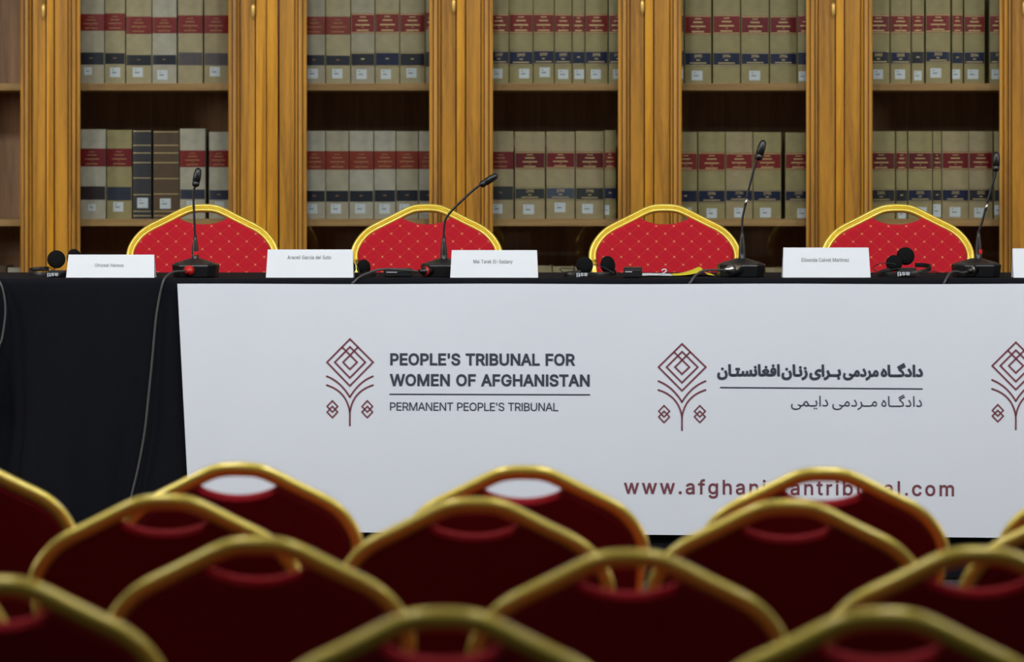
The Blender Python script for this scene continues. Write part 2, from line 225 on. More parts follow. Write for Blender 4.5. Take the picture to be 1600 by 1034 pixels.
def mat(name, col, rough=0.5, metal=0.0, spec=0.5, var=0.12, scale=40.0, bump=0.0, stretch=(1, 1, 1), coat=0.0, sheen=0.0):
    m, nt, b = newmat(name)
    b.inputs['Roughness'].default_value = rough
    b.inputs['Metallic'].default_value = metal
    b.inputs['Specular IOR Level'].default_value = spec
    b.inputs['Coat Weight'].default_value = coat
    b.inputs['Sheen Weight'].default_value = sheen
    tc = N(nt, 'ShaderNodeTexCoord')
    mp = N(nt, 'ShaderNodeMapping')
    mp.inputs['Scale'].default_value = stretch
    nt.links.new(tc.outputs['Object'], mp.inputs[0])
    no = N(nt, 'ShaderNodeTexNoise')
    no.inputs['Scale'].default_value = scale
    no.inputs['Detail'].default_value = 4
    nt.links.new(mp.outputs[0], no.inputs['Vector'])
    r = N(nt, 'ShaderNodeValToRGB')
    r.color_ramp.elements[0].position = 0.3
    r.color_ramp.elements[1].position = 0.7
    r.color_ramp.elements[0].color = tuple(c * (1 - var) for c in col) + (1,)
    r.color_ramp.elements[1].color = tuple(min(1, c * (1 + var)) for c in col) + (1,)
    nt.links.new(no.outputs['Fac'], r.inputs[0])
    nt.links.new(r.outputs[0], b.inputs['Base Color'])
    if bump > 0:
        bp = N(nt, 'ShaderNodeBump')
        bp.inputs['Strength'].default_value = bump
        bp.inputs['Distance'].default_value = 0.002
        nt.links.new(no.outputs['Fac'], bp.inputs['Height'])
        nt.links.new(bp.outputs[0], b.inputs['Normal'])
    return m


def wood(name, c0, c1, rough=0.38, vert=True, offs=0.0):
    m, nt, b = newmat(name)
    b.inputs['Roughness'].default_value = rough
    b.inputs['Specular IOR Level'].default_value = 0.4
    tc = N(nt, 'ShaderNodeTexCoord')
    mp = N(nt, 'ShaderNodeMapping')
    mp.inputs['Location'].default_value = (offs, offs * 0.7, offs)
    mp.inputs['Scale'].default_value = (26, 26, 1.3) if vert else (1.3, 26, 26)
    nt.links.new(tc.outputs['Object'], mp.inputs[0])
    no = N(nt, 'ShaderNodeTexNoise')
    no.inputs['Scale'].default_value = 1.0
    no.inputs['Detail'].default_value = 8
    no.inputs['Roughness'].default_value = 0.62
    no.inputs['Distortion'].default_value = 1.2
    nt.links.new(mp.outputs[0], no.inputs['Vector'])
    # fine pores
    mp2 = N(nt, 'ShaderNodeMapping')
    mp2.inputs['Scale'].default_value = (420, 420, 16) if vert else (16, 420, 420)
    nt.links.new(tc.outputs['Object'], mp2.inputs[0])
    n2 = N(nt, 'ShaderNodeTexNoise')
    n2.inputs['Scale'].default_value = 1.0
    n2.inputs['Detail'].default_value = 2
    nt.links.new(mp2.outputs[0], n2.inputs['Vector'])
    s = math_n(nt, 'ADD', math_n(nt, 'MULTIPLY', no.outputs['Fac'], 0.75), math_n(nt, 'MULTIPLY', n2.outputs['Fac'], 0.25))
    r = N(nt, 'ShaderNodeValToRGB')
    r.color_ramp.elements[0].position = 0.37
    r.color_ramp.elements[0].color = tuple(c0) + (1,)
    r.color_ramp.elements[1].position = 0.62
    r.color_ramp.elements[1].color = tuple(c1) + (1,)
    nt.links.new(s, r.inputs[0])
    nt.links.new(r.outputs[0], b.inputs['Base Color'])
    bp = N(nt, 'ShaderNodeBump')
    bp.inputs['Strength'].default_value = 0.15
    bp.inputs['Distance'].default_value = 0.001
    nt.links.new(n2.outputs['Fac'], bp.inputs['Height'])
    nt.links.new(bp.outputs[0], b.inputs['Normal'])
    return m


def chair_fabric(name, base, axes='XZ', thread=(0.62, 0.20, 0.09)):
    m, nt, b = newmat(name)
    b.inputs['Roughness'].default_value = 0.85
    b.inputs['Specular IOR Level'].default_value = 0.2
    b.inputs['Sheen Weight'].default_value = 0.03
    tc = N(nt, 'ShaderNodeTexCoord')
    sp = N(nt, 'ShaderNodeSeparateXYZ')
    nt.links.new(tc.outputs['Object'], sp.inputs[0])
    u = math_n(nt, 'DIVIDE', sp.outputs[axes[0]], 0.048)
    v = math_n(nt, 'DIVIDE', sp.outputs[axes[1]], 0.0425)
    ds = []
    for e in (math_n(nt, 'ADD', u, v), math_n(nt, 'SUBTRACT', u, v)):
        f = math_n(nt, 'FRACT', math_n(nt, 'ADD', e, 100.5))
        ds.append(math_n(nt, 'ABSOLUTE', math_n(nt, 'SUBTRACT', f, 0.5)))
    line = math_n(nt, 'LESS_THAN', math_n(nt, 'MINIMUM', ds[0], ds[1]), 0.022)
    dot = math_n(nt, 'LESS_THAN', math_n(nt, 'ADD', ds[0], ds[1]), 0.105)
    fac = math_n(nt, 'MAXIMUM', math_n(nt, 'MULTIPLY', line, 0.11), math_n(nt, 'MULTIPLY', dot, 0.85))
    no = N(nt, 'ShaderNodeTexNoise')
    no.inputs['Scale'].default_value = 600
    nt.links.new(tc.outputs['Object'], no.inputs['Vector'])
    mx0 = N(nt, 'ShaderNodeMix', data_type='RGBA')
    mx0.inputs['A'].default_value = tuple(c * 0.78 for c in base) + (1,)
    mx0.inputs['B'].default_value = tuple(c * 1.2 for c in base) + (1,)
    nt.links.new(no.outputs['Fac'], mx0.inputs['Factor'])
    mx = N(nt, 'ShaderNodeMix', data_type='RGBA')
    nt.links.new(fac, mx.inputs['Factor'])
    nt.links.new(mx0.outputs['Result'], mx.inputs['A'])
    mx.inputs['B'].default_value = tuple(thread) + (1,)
    nt.links.new(mx.outputs['Result'], b.inputs['Base Color'])
    bp = N(nt, 'ShaderNodeBump')
    bp.inputs['Strength'].default_value = 0.2
    bp.inputs['Distance'].default_value = 0.0006
    nt.links.new(no.outputs['Fac'], bp.inputs['Height'])
    nt.links.new(bp.outputs[0], b.inputs['Normal'])
    return m


def glass_mat():
    m = bpy.data.materials.new('window_glass')
    m.use_nodes = True
    nt = m.node_tree
    nt.nodes.clear()
    out = N(nt, 'ShaderNodeOutputMaterial')
    mix = N(nt, 'ShaderNodeMixShader')
    tr = N(nt, 'ShaderNodeBsdfTransparent')
    tr.inputs[0].default_value = (0.96, 0.97, 0.96, 1)
    gl = N(nt, 'ShaderNodeBsdfGlossy')
    gl.inputs['Roughness'].default_value = 0.02
    fr = N(nt, 'ShaderNodeFresnel')
    fr.inputs[0].default_value = 1.45
    no = N(nt, 'ShaderNodeTexNoise')
    no.inputs['Scale'].default_value = 3.0
    bp = N(nt, 'ShaderNodeBump')
    bp.inputs['Strength'].default_value = 0.05
    bp.inputs['Distance'].default_value = 0.004
    tc = N(nt, 'ShaderNodeTexCoord')
    nt.links.new(tc.outputs['Object'], no.inputs['Vector'])
    nt.links.new(no.outputs['Fac'], bp.inputs['Height'])
    nt.links.new(bp.outputs[0], gl.inputs['Normal'])
    nt.links.new(fr.outputs[0], mix.inputs[0])
    nt.links.new(tr.outputs[0], mix.inputs[1])
    nt.links.new(gl.outputs[0], mix.inputs[2])
    nt.links.new(mix.outputs[0], out.inputs[0])
    return m


M = {}
M['oak'] = wood('oak_wood', (0.25, 0.105, 0.008), (0.55, 0.250, 0.017))
M['oak_strip'] = wood('oak_wood_strip', (0.38, 0.150, 0.004), (0.66, 0.300, 0.008), offs=3.1)
M['shelf'] = wood('shelf_wood', (0.33, 0.17, 0.05), (0.52, 0.30, 0.11), rough=0.5, vert=False)
M['inner'] = wood('dark_back_wood', (0.26, 0.135, 0.070), (0.44, 0.24, 0.13), rough=0.55)
M['glass'] = glass_mat()
M['brass'] = mat('brass', (0.82, 0.58, 0.18), rough=0.38, metal=0.75, var=0.08)
M['gold'] = mat('gold_paint', (0.80, 0.61, 0.095), rough=0.36, metal=0.62, coat=0.6, var=0.05, scale=15)
M['fabric'] = chair_fabric('red_chair_fabric', (0.42, 0.007, 0.017))
M['fabric_seat'] = chair_fabric('red_seat_fabric', (0.42, 0.007, 0.017), 'XY')
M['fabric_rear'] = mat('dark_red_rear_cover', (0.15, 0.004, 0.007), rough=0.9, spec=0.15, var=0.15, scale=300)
M['black_cloth'] = mat('black_cloth', (0.0028, 0.0032, 0.0060), rough=0.9, spec=0.15, var=0.25, scale=260, bump=0.25)
M['banner'] = mat('banner_vinyl', (0.64, 0.66, 0.71), rough=0.5, spec=0.35, var=0.015, scale=2.5)
M['ink'] = mat('dark_print', (0.030, 0.036, 0.055), rough=0.6, var=0.05)
M['ink_red'] = mat('red_brown_print', (0.155, 0.036, 0.05), rough=0.6, var=0.05)
M['paper'] = mat('white_card', (0.62, 0.64, 0.67), rough=0.7, var=0.01, scale=5)
M['paper_ink'] = mat('card_print', (0.05, 0.05, 0.06), rough=0.7)
M['plastic'] = mat('black_plastic', (0.006, 0.006, 0.007), rough=0.38, var=0.2, scale=80)
M['plastic_top'] = mat('grey_black_plastic', (0.022, 0.022, 0.022), rough=0.45, var=0.2, scale=150)
M['foam'] = mat('black_foam', (0.006, 0.006, 0.006), rough=0.95, spec=0.1, var=0.3, scale=500, bump=0.5)
M['metal'] = mat('silver_metal', (0.62, 0.62, 0.60), rough=0.25, metal=1.0, var=0.05)
M['cable'] = mat('grey_cable', (0.050, 0.050, 0.050), rough=0.5, var=0.1)
M['cable_black'] = mat('black_cable', (0.010, 0.010, 0.010), rough=0.45, var=0.1)
M['red_plastic'] = mat('red_plastic', (0.50, 0.015, 0.012), rough=0.35, var=0.05)
M['white_print'] = mat('white_print', (0.55, 0.58, 0.62), rough=0.6, var=0.03)
M['yellow_paper'] = mat('yellow_paper', (0.72, 0.62, 0.02), rough=0.6, var=0.04)
M['gilt'] = mat('gilt_lettering', (0.80, 0.60, 0.28), rough=0.35, metal=0.6, var=0.15, scale=900)
M['gilt_worn'] = mat('worn_gilt_lettering', (0.42, 0.20, 0.08), rough=0.5, metal=0.2, var=0.25, scale=700)
M['pages'] = mat('page_block', (0.55, 0.48, 0.34), rough=0.9, var=0.15, scale=30, stretch=(40, 1, 1))
M['sticker'] = mat('white_sticker', (0.66, 0.70, 0.72), rough=0.4, var=0.03)
M['sticker_ink'] = mat('sticker_print', (0.12, 0.14, 0.18), rough=0.6)
M['leg_wood'] = M['gold']

BOOKC = {
    'grey': (0.33, 0.28, 0.19), 'pale': (0.37, 0.33, 0.25), 'buff': (0.33, 0.27, 0.145),
    'olive': (0.31, 0.25, 0.105), 'tan': (0.35, 0.27, 0.14), 'leather_navy': (0.030, 0.028, 0.034),
    'leather_brown': (0.090, 0.050, 0.022),
}
for k, c in BOOKC.items():
    M['b_' + k] = mat('book_' + k, tuple(min(1, q * (1.22 if k in ('pale', 'grey', 'buff') else 1.1)) for q in c), rough=0.5 if 'leather' not in k else 0.4, var=0.14, scale=28, bump=0.1)
LABC = {
    'red': (0.30, 0.022, 0.016), 'orange': (0.33, 0.050, 0.020), 'crimson': (0.24, 0.012, 0.018),
    'maroon': (0.17, 0.010, 0.016),
    'navy': (0.006, 0.013, 0.050), 'ink': (0.012, 0.014, 0.024), 'steel': (0.070, 0.085, 0.12),
    'slate': (0.030, 0.036, 0.036), 'faded': (0.10, 0.080, 0.085), 'plum': (0.030, 0.016, 0.018), 'dusk': (0.032, 0.036, 0.060),
}
for k, c in LABC.items():
    M['l_' + k] = mat('label_' + k, tuple(q * f for q, f in zip(c, (0.72, 0.55, 0.6))) if c[0] > c[2] * 2 else c, rough=0.33, var=0.12, scale=60)

# ------------------------------------------------------------------ lettering
GL = {k: (a, [[tuple(p) for p in c] for c in cs]) for k, (a, cs) in json.loads(GLYPHS).items()}


def _stem(top):
    xs = sorted(set(p[0] for p in GL['H'][1][0]))
    a, b = xs[0], [x for x in xs if x > xs[0] + 20][0]
    return (2 * a + b - a, [[(a, 0), (a, top), (b, top), (b, 0)]])


CAP = max(p[1] for c in GL['H'][1] for p in c)
ASC = max(p[1] for c in GL['h'][1] for p in c)
XH = max(p[1] for c in GL['w'][1] for p in c)
ALEF = max(p[1] for c in GL['\ufe8d'][1] for p in c)
GL['I'] = _stem(CAP)
GL['l'] = _stem(ASC)
_cache = {}


def glyph(ch, bold=0.0):
    key = (ch, bold)
    if key in _cache:
        return _cache[key]
    cs = []
    for c in GL[ch][1]:
        n = len(c)
        q = []
        for i in range(n):
            p, a, b = Vector(c[i]), Vector(c[i - 1]), Vector(c[(i + 1) % n])
            d1, d2 = (p - a).normalized(), (b - p).normalized()
            n1, n2 = Vector((-d1.y, d1.x)), Vector((-d2.y, d2.x))
            den = max(0.35, 1 + n1.dot(n2))
            q.append(p + (n1 + n2) * (bold / den))
        cs.append(q)
    vs, es = [], []
    for c in cs:
        b = len(vs)
        vs += [Vector((v.x, v.y)) for v in c]
        es += [(b + i, b + (i + 1) % len(c)) for i in range(len(c))]
    r = delaunay_2d_cdt(vs, es, [], 0, 1e-4)
    out = []
    for f in r[2]:
        x = sum(r[0][i].x for i in f) / 3
        y = sum(r[0][i].y for i in f) / 3
        w = 0
        for c in cs:
            for i in range(len(c)):
                p, q = c[i], c[(i + 1) % len(c)]
                if (p.y <= y) != (q.y <= y):
                    if p.x + (y - p.y) / (q.y - p.y) * (q.x - p.x) > x:
                        w += 1 if q.y > p.y else -1
        if w:
            out.append(list(f))
    _cache[key] = ([(v.x, v.y) for v in r[0]], out)
    return _cache[key]


def layout(s, x0, x1, hgt, ref, bold=0.0, fit='track'):
    """triangles in a plane: x from x0 to x1, baseline 0, letters hgt tall (ref = units of that height)"""
    sc = hgt / ref
    adv = [(230 if ch == ' ' else GL[ch][0]) for ch in s]
    first = min(p[0] for c in GL[s[0]][1] for p in c)
    last = max(p[0] for c in GL[s[-1]][1] for p in c)
    nat = (sum(adv[:-1]) + last - first) * sc
    W_ = x1 - x0
    sx, tr, tat = 1.0, 0.0, 1.0
    nt_ = s.count('\u0640')
    if fit == 'track' and len(s) > 1:
        tr = (W_ - nat) / (len(s) - 1)
    elif fit == 'kashida' and nt_:
        tw = GL['\u0640'][0] * sc * nt_
        tat = max(0.2, 1 + (W_ - nat) / tw)
    else:
        sx = W_ / nat
    vs, fs = [], []
    x = x0 - first * sc * sx
    for ch, a in zip(s, adv):
        k = sx * (tat if ch == '\u0640' else 1.0)
        if ch != ' ':
            gv, gf = glyph(ch, bold)
            b = len(vs)
            vs += [(x + p[0] * sc * k, p[1] * sc) for p in gv]
            fs += [[b + i for i in f] for f in gf]
        x += a * sc * k + tr
    return vs, fs


# ------------------------------------------------------------------ the room
POD = 0.41


def struct(name, lo, hi, m):
    b = MB()
    b.box(lo, hi)
    return tag(b.build(name, m), kind='structure')


carpet = mat('dark_carpet', (0.035, 0.022, 0.020), rough=0.95, var=0.3, scale=120, bump=0.3)
plaster = mat('warm_plaster', (0.50, 0.44, 0.34), rough=0.8, var=0.05, scale=3)
ceil_m = mat('ceiling_paint', (0.62, 0.60, 0.55), rough=0.9, var=0.03, scale=2)
panel_m = wood('wall_panel_wood', (0.12, 0.06, 0.02), (0.22, 0.11, 0.04))
struct('floor', (-5, -4, -0.1), (5, 13.3, 0), carpet)
struct('ceiling', (-5, -4, 3.9), (5, 13.3, 4.0), ceil_m)
struct('wall_back', (-5, 13.2, 0), (5, 13.3, 3.9), plaster)
struct('wall_front', (-5, -4.1, 0), (5, -4, 3.9), panel_m)
struct('wall_left', (-5.1, -4.1, 0), (-5, 13.3, 3.9), plaster)
struct('wall_right', (5, -4.1, 0), (5.1, 13.3, 3.9), plaster)
struct('podium', (-5, 9.75, 0), (5, 13.2, POD), mat('stage_carpet', (0.012, 0.012, 0.016), rough=0.95, var=0.3, scale=120))  # raised stage podium under the table and bookcases

# ------------------------------------------------------------------ bookcases
DF = 12.60           # front plane of the doors
KD = DF / FPX
GLZ = [(-170, 32), (125, 357), (479, 671), (770, 966), (1065, 1260), (1363, 1562), (1664, 1850)]
# seams: (right end of the left door, start of the strip, end of the strip, start of the right door)
SEAM = [(72, 73, 84, 85), (399, 400, 434, 436), (712.5, 713.5, 726.5, 727.5), (1006.5, 1007.5, 1020.5, 1021.5),
        (1305, 1306, 1318.5, 1319.5), (1603, 1604, 1617, 1618)]


def dx(px):
    return (px - 800.0) * KD


Z_BOT, Z_TOP, Z_PLINTH = POD, 2.72, 0.52
DZ0, DZ1 = 0.56, 2.60             # doors
PZ0, PZ1 = 0.66, 2.50             # glass opening
SHELF_Z = [0.4755 + 0.0, 0.883, 1.290, 1.697, 2.104]
SHELF_T = 0.0215
ORD = ['far left', 'second from left', 'third from left', 'fourth from left', 'fifth from left', 'sixth from left', 'far right']


def stile_profile(x_glass, x_seam):
    """list of (x, protrusion towards the room) from the glass edge to the seam, in metres"""
    s = 1 if x_seam > x_glass else -1
    e = [(0, -0.016), (0, 0.000), (2.5, 0.003), (5, 0.000), (5.3, -0.010), (6.8, -0.010), (7.2, 0.001), (10.0, 0.003),
         (12.3, 0.001), (12.7, -0.009), (14.0, -0.009), (14.5, 0.004), (16.2, 0.006), (17.4, 0.003), (17.7, -0.010), (19.1, -0.010), (19.5, 0.0)]
    sc = 1.0 if abs(x_seam - x_glass) / KD > 38 else 0.85
    out = [(x_glass + s * a * KD * sc, p) for a, p in e]
    out += [(x_seam - s * 0.0018, 0.0), (x_seam - s * 0.0008, -0.010), (x_seam, -0.018)]
    return out


for i, (g0, g1) in enumerate(GLZ):
    xl = dx(SEAM[i - 1][3]) if i > 0 else dx(-245)
    xr = dx(SEAM[i][0]) if i < 6 else dx(1890)
    sl = dx(SEAM[i - 1][1]) if i > 0 else dx(-255)     # the strip left of the door belongs to this unit
    sr = dx(SEAM[i - 1][2]) if i > 0 else dx(-246)
    cx = (xl + xr) / 2
    what = ['partly seen glazed oak bookcase with nearly bare shelves at far left edge',
            'wide glazed oak bookcase holding the black and brown leather books',
            'glazed oak bookcase behind the tallest-arched second red chair, orange-labelled books',
            'glazed oak bookcase in the middle, left of the third red chair',
            'glazed oak bookcase behind the microphone that stands beside the third red chair',
            'glazed oak bookcase behind the fourth red chair, rightmost with books visible',
            'sliver of oak bookcase door frame at the far right edge'][i]
    what = what.replace('tallest-arched ', '')
    root = thing('bookcase', what, 'bookcase', (cx, DF, POD), group='glazed bookcases along the back wall')

    def L(x):
        return x - cx
    # carcass
    b = MB()
    xa = sl + 0.0008
    xb = dx(SEAM[i][1]) - 0.0008 if i < 6 else dx(1900)
    b.box((L(xa), 0.022, 0), (L(xa) + 0.016, 0.58, Z_TOP - POD))
    b.box((L(xb) - 0.016, 0.022, 0), (L(xb), 0.58, Z_TOP - POD))
    b.box((L(xa), 0.022, Z_TOP - POD - 0.03), (L(xb), 0.58, Z_TOP - POD))
    b.box((L(xa), 0.022, 0), (L(xb), 0.58, 0.04))
    b.build('carcass', M['inner'], root)
    b = MB()
    b.box((L(xa) + 0.016, 0.40, 0.04), (L(xb) - 0.016, 0.415, Z_TOP - POD - 0.03))
    b.build('back_panel', M['inner'], root)
    for z in SHELF_Z[1:]:
        b = MB()
        b.box((L(xa) + 0.0165, 0.078, z - SHELF_T - POD), (L(xb) - 0.0165, 0.399, z - POD), bev=0.0015)
        b.build('shelf', M['shelf'], root)
    # plinth and cornice rails
    b = MB()
    b.box((L(sl), -0.005, 0), (L(xb), 0.02, DZ0 - POD - 0.004))
    b.build('plinth', M['oak'], root)
    b = MB()
    b.box((L(sl), -0.02, DZ1 - POD + 0.004), (L(xb), 0.02, Z_TOP - POD), bev=0.004)
    b.build('cornice', M['oak'], root)
    # the strip
    b = MB()
    b.box((L(sl), -0.006, DZ0 - POD), (L(sr), 0.0195, DZ1 - POD), bev=0.003)
    if i == 2:  # wider, two-part strip
        b = MB()
        mid = dx(416.5)
        b.box((L(sl), -0.006, DZ0 - POD), (L(mid) - 0.001, 0.0195, DZ1 - POD), bev=0.003)
        b.box((L(mid) + 0.001, -0.002, DZ0 - POD), (L(sr), 0.0195, DZ1 - POD), bev=0.002)
    b.build('cover_strip', M['oak_strip'], root)
    # door: stiles with mouldings, rails
    b = MB()
    for xg, xs in ((dx(g0), xl), (dx(g1), xr)):
        pr = stile_profile(xg, xs)
        vs = [(L(x), -p, DZ0 - POD) for x, p in pr] + [(L(x), -p, DZ1 - POD) for x, p in pr]
        n = len(pr)
        b.add(vs, [[k, k + 1, n + k + 1, n + k] for k in range(n - 1)] + [[n - 1, 0, n, 2 * n - 1]]
              + [list(range(n)), list(range(2 * n - 1, n - 1, -1))])
    b.box((L(dx(g0)), -0.001, DZ0 - POD), (L(dx(g1)), 0.016, PZ0 - POD))
    b.box((L(dx(g0)), -0.001, PZ1 - POD), (L(dx(g1)), 0.016, DZ1 - POD))
    door = b.build('door', M['oak'], root)
    b = MB()
    b.box((L(dx(g0)) - 0.003, 0.004, PZ0 - POD - 0.003), (L(dx(g1)) + 0.003, 0.007, PZ1 - POD + 0.003))
    b.build('glass_pane', M['glass'], door)
    if i < 6:
        by = [32, 32, 24, 26, 30, 28][i]
        z0 = CAMZ - (by - HOR) * KD - POD
        bx = L(dx([68.5, 396, 709, 1003.5, 1301.8, 1599.8][i]))
        b = MB()
        b.lathe((bx, -0.010, z0), (0, 0, 1), [(0, 0.0004), (0.006, 0.0016), (0.010, 0.0034), (0.016, 0.0052), (0.040, 0.0060), (0.046, 0.0058), (0.0465, 0.0038), (0.0485, 0.0038),
                                             (0.049, 0.0056), (0.10, 0.0056), (0.102, 0.004), (0.106, 0.004), (0.108, 0.0056), (0.14, 0.005), (0.165, 0.0008)], seg=14)
        b.build('door_bolt', M['brass'], door)

# ------------------------------------------------------------------ books
DB = 12.725
KB = DB / FPX
GH = {'red': 'red', 'orange': 'orange-red', 'crimson': 'crimson', 'maroon': 'dark red'}


def book(x0, x1, shelf, cov, lab1=None, lab2=None, b1=(28, 53), b2=(83, 103), stick=None, top=None, year=None,
         worn=False, label='', group='', tilt=0.0, rings=False):
    """x0..x1 and the bands are photograph pixels; shelf is the height of the shelf top"""
    zb = shelf + 0.0004
    ybase = HOR + (CAMZ - zb) / KB
    w = (x1 - x0) * KB - 0.0008
    h = 0.2655 if top is None else (ybase - top) * KB
    cx = ((x0 + x1) / 2 - 800) * KB
    root = thing('book', label, 'book', (cx, DB, zb), tilt, group)
    hw = w / 2
    bulge = min(0.0045, w * 0.07)
    dep = 0.185

    def arc(x):
        t = max(-1, min(1, x / hw))
        return -bulge * (1 - t * t) + 0.0

    def sgn(px):
        return px * KB
    n = 8
    c = MB()
    outer = [(-hw + 2 * hw * k / n, arc(-hw + 2 * hw * k / n)) for k in range(n + 1)]
    th = 0.003
    ring = [(-hw, dep)] + outer + [(hw, dep), (hw - th, dep), (hw - th, 0.005), (-hw + th, 0.005), (-hw + th, dep)]
    k = len(ring)
    vs = [(x, y, 0) for x, y in ring] + [(x, y, h) for x, y in ring]
    # side faces, smooth only over the spine
    for q in range(k):
        r = (q + 1) % k
        c.add([vs[q], vs[r], vs[k + r], vs[k + q]], [[0, 1, 2, 3]], 0, False)
    # end caps as strips: boards and spine
    for z in (0, h):
        c.add([(-hw, dep, z), (-hw, 0, z), (-hw + th, 0.005, z), (-hw + th, dep, z)], [[0, 1, 2, 3]])
        c.add([(hw, dep, z), (hw, 0, z), (hw - th, 0.005, z), (hw - th, dep, z)], [[0, 1, 2, 3]])
        sp = [(x, y, z) for x, y in outer] + [(hw - th, 0.005, z), (-hw + th, 0.005, z)]
        c.add(sp, [list(range(len(sp)))])
    if rings:
        for zr in rings:
            z = (ybase - zr) * KB
            if 0 < z < h:
                for kk in range(n):
                    xa, xb_ = outer[kk][0] * 0.97, outer[kk + 1][0] * 0.97
                    c.add([(xa, arc(xa) - 0.0009, z - 0.001), (xb_, arc(xb_) - 0.0009, z - 0.001),
                           (xb_, arc(xb_) - 0.0009, z + 0.001), (xa, arc(xa) - 0.0009, z + 0.001)], [[0, 1, 2, 3]], 1)
    c.build('cover', [M['b_' + cov], M['gilt']], root)
    p = MB()
    p.box((-hw + th + 0.0003, 0.0055, 0.004), (hw - th - 0.0003, dep - 0.005, h - 0.004))
    p.build('page_block', M['pages'], root)

    def patch(mb, xa, xb_, za, zb_, off, mi, nn=8):
        for q in range(nn):
            u, v = xa + (xb_ - xa) * q / nn, xa + (xb_ - xa) * (q + 1) / nn
            mb.add([(u, arc(u) - off, za), (v, arc(v) - off, za), (v, arc(v) - off, zb_), (u, arc(u) - off, zb_)], [[0, 1, 2, 3]], mi, True)

    def words(mb, wid, z, hh, mi, cxx=0.0, off=0.0011):
        x = -wid / 2
        while x < wid / 2 - 0.001:
            l = random.uniform(0.0016, 0.0034)
            patch(mb, cxx + x, cxx + min(x + l, wid / 2), z, z + hh, off, mi, 1)
            x += l + 0.0006
    gm = M['gilt_worn'] if worn else M['gilt']
    if lab1:
        za, zz = (ybase - b1[1]) * KB, (ybase - b1[0]) * KB
        m = MB()
        e = 0.965 if not worn else 1.0
        patch(m, -hw * e, hw * e, za, zz, 0.0006, 0)
        H_ = zz - za
        if not worn:
            patch(m, -hw * e, hw * e, zz - 0.0035, zz - 0.0018, 0.0009, 1)
            patch(m, -hw * e, hw * e, za + 0.0018, za + 0.0035, 0.0009, 1)
        ww = min(w * 0.72, 0.046)
        for fr, fw, hh in ((0.82, 0.40, 0.0024), (0.64, 0.62, 0.0034), (0.42, 0.95, 0.0036), (0.30, 0.12, 0.0016), (0.15, 0.80, 0.0034)):
            words(m, ww * fw, za + fr * H_ - hh / 2, hh, 1)
        m.build('title_label', [M['l_' + lab1], gm], root)
    if lab2:
        za, zz = (ybase - b2[1]) * KB, (ybase - b2[0]) * KB
        H_ = zz - za
        m = MB()
        patch(m, -hw * 0.965, hw * 0.965, za, zz, 0.0006, 0)
        if year:
            if not worn:
                patch(m, -hw * 0.96, hw * 0.96, zz - 0.003, zz - 0.0014, 0.0009, 1)
                patch(m, -hw * 0.96, hw * 0.96, za + 0.0014, za + 0.003, 0.0009, 1)
            yw = min(0.022, w * 0.55)
            if year == '-':
                words(m, yw * 0.45, za + H_ * 0.5, 0.003, 1)
            else:
                vs, fs = layout(year, -yw / 2, yw / 2, 0.0085, CAP, 10, 'sx')
                m.add([(x, arc(x) - 0.0011, y + za + H_ * 0.60) for x, y in vs], fs, 1)
                words(m, 0.010, za + H_ * 0.38, 0.0028, 1)
                words(m, min(w * 0.8, 0.05), za + H_ * 0.17, 0.0028, 1)
        m.build('volume_label', [M['l_' + lab2], gm], root)
    if stick:
        sx0, sx1, sy0, sy1 = stick
        a, b_ = (sx0 - 800) * KB - cx, (sx1 - 800) * KB - cx
        a, b_ = max(a, -hw * 0.97), min(b_, hw * 0.97)
        za, zz = (ybase - sy1) * KB, (ybase - sy0) * KB
        m = MB()
        patch(m, a, b_, za, zz, 0.0009, 0)
        mid = (a + b_) / 2
        words(m, (b_ - a) * 0.45, za + (zz - za) * 0.42, 0.0035, 1, mid - (b_ - a) * 0.08, 0.0013)
        words(m, (b_ - a) * 0.18, za + (zz - za) * 0.74, 0.0025, 1, mid - (b_ - a) * 0.22, 0.0013)
        m.build('shelf_mark_sticker', [M['sticker'], M['sticker_ink']], root)
    return root


UP, MID, LOW = 1.697, 1.290, 0.883
CASE = {1: 'the first full glass door from left', 2: 'the second full glass door', 3: 'the third full glass door',
        4: 'the fourth full glass door', 5: 'the fifth full glass door'}
NTH = ['first', 'second', 'third', 'fourth', 'fifth', 'sixth', 'seventh', 'eighth']


def shelf_of(case, shelf, rows):
    word = {UP: 'upper shelf', MID: 'middle shelf', LOW: 'low shelf'}[shelf]
    for q, r in enumerate(rows):
        x0, x1, cov, l1, l2 = r[:5]
        kw = dict(r[5]) if len(r) > 5 else {}
        look = kw.pop('look', None)
        if not look:
            look = {'grey': 'grey-beige', 'pale': 'pale grey', 'buff': 'beige', 'olive': 'olive-beige', 'tan': 'tan'}[cov] + ' book'
            wd = x1 - x0
            if wd < 24:
                look = 'narrow ' + look
        lab = '%s, %s from left, %s, %s' % (look, NTH[q], word, CASE[case].replace('the ', '').replace(' from left', ''))
        book(x0, x1, shelf, cov, l1, l2, label=lab, group='books on the %s behind %s' % (word, CASE[case].replace(' from left', '')), **kw)


def st(x, y, w=16, h=15):
    return (x - w / 2, x + w / 2, y - h / 2, y + h / 2)


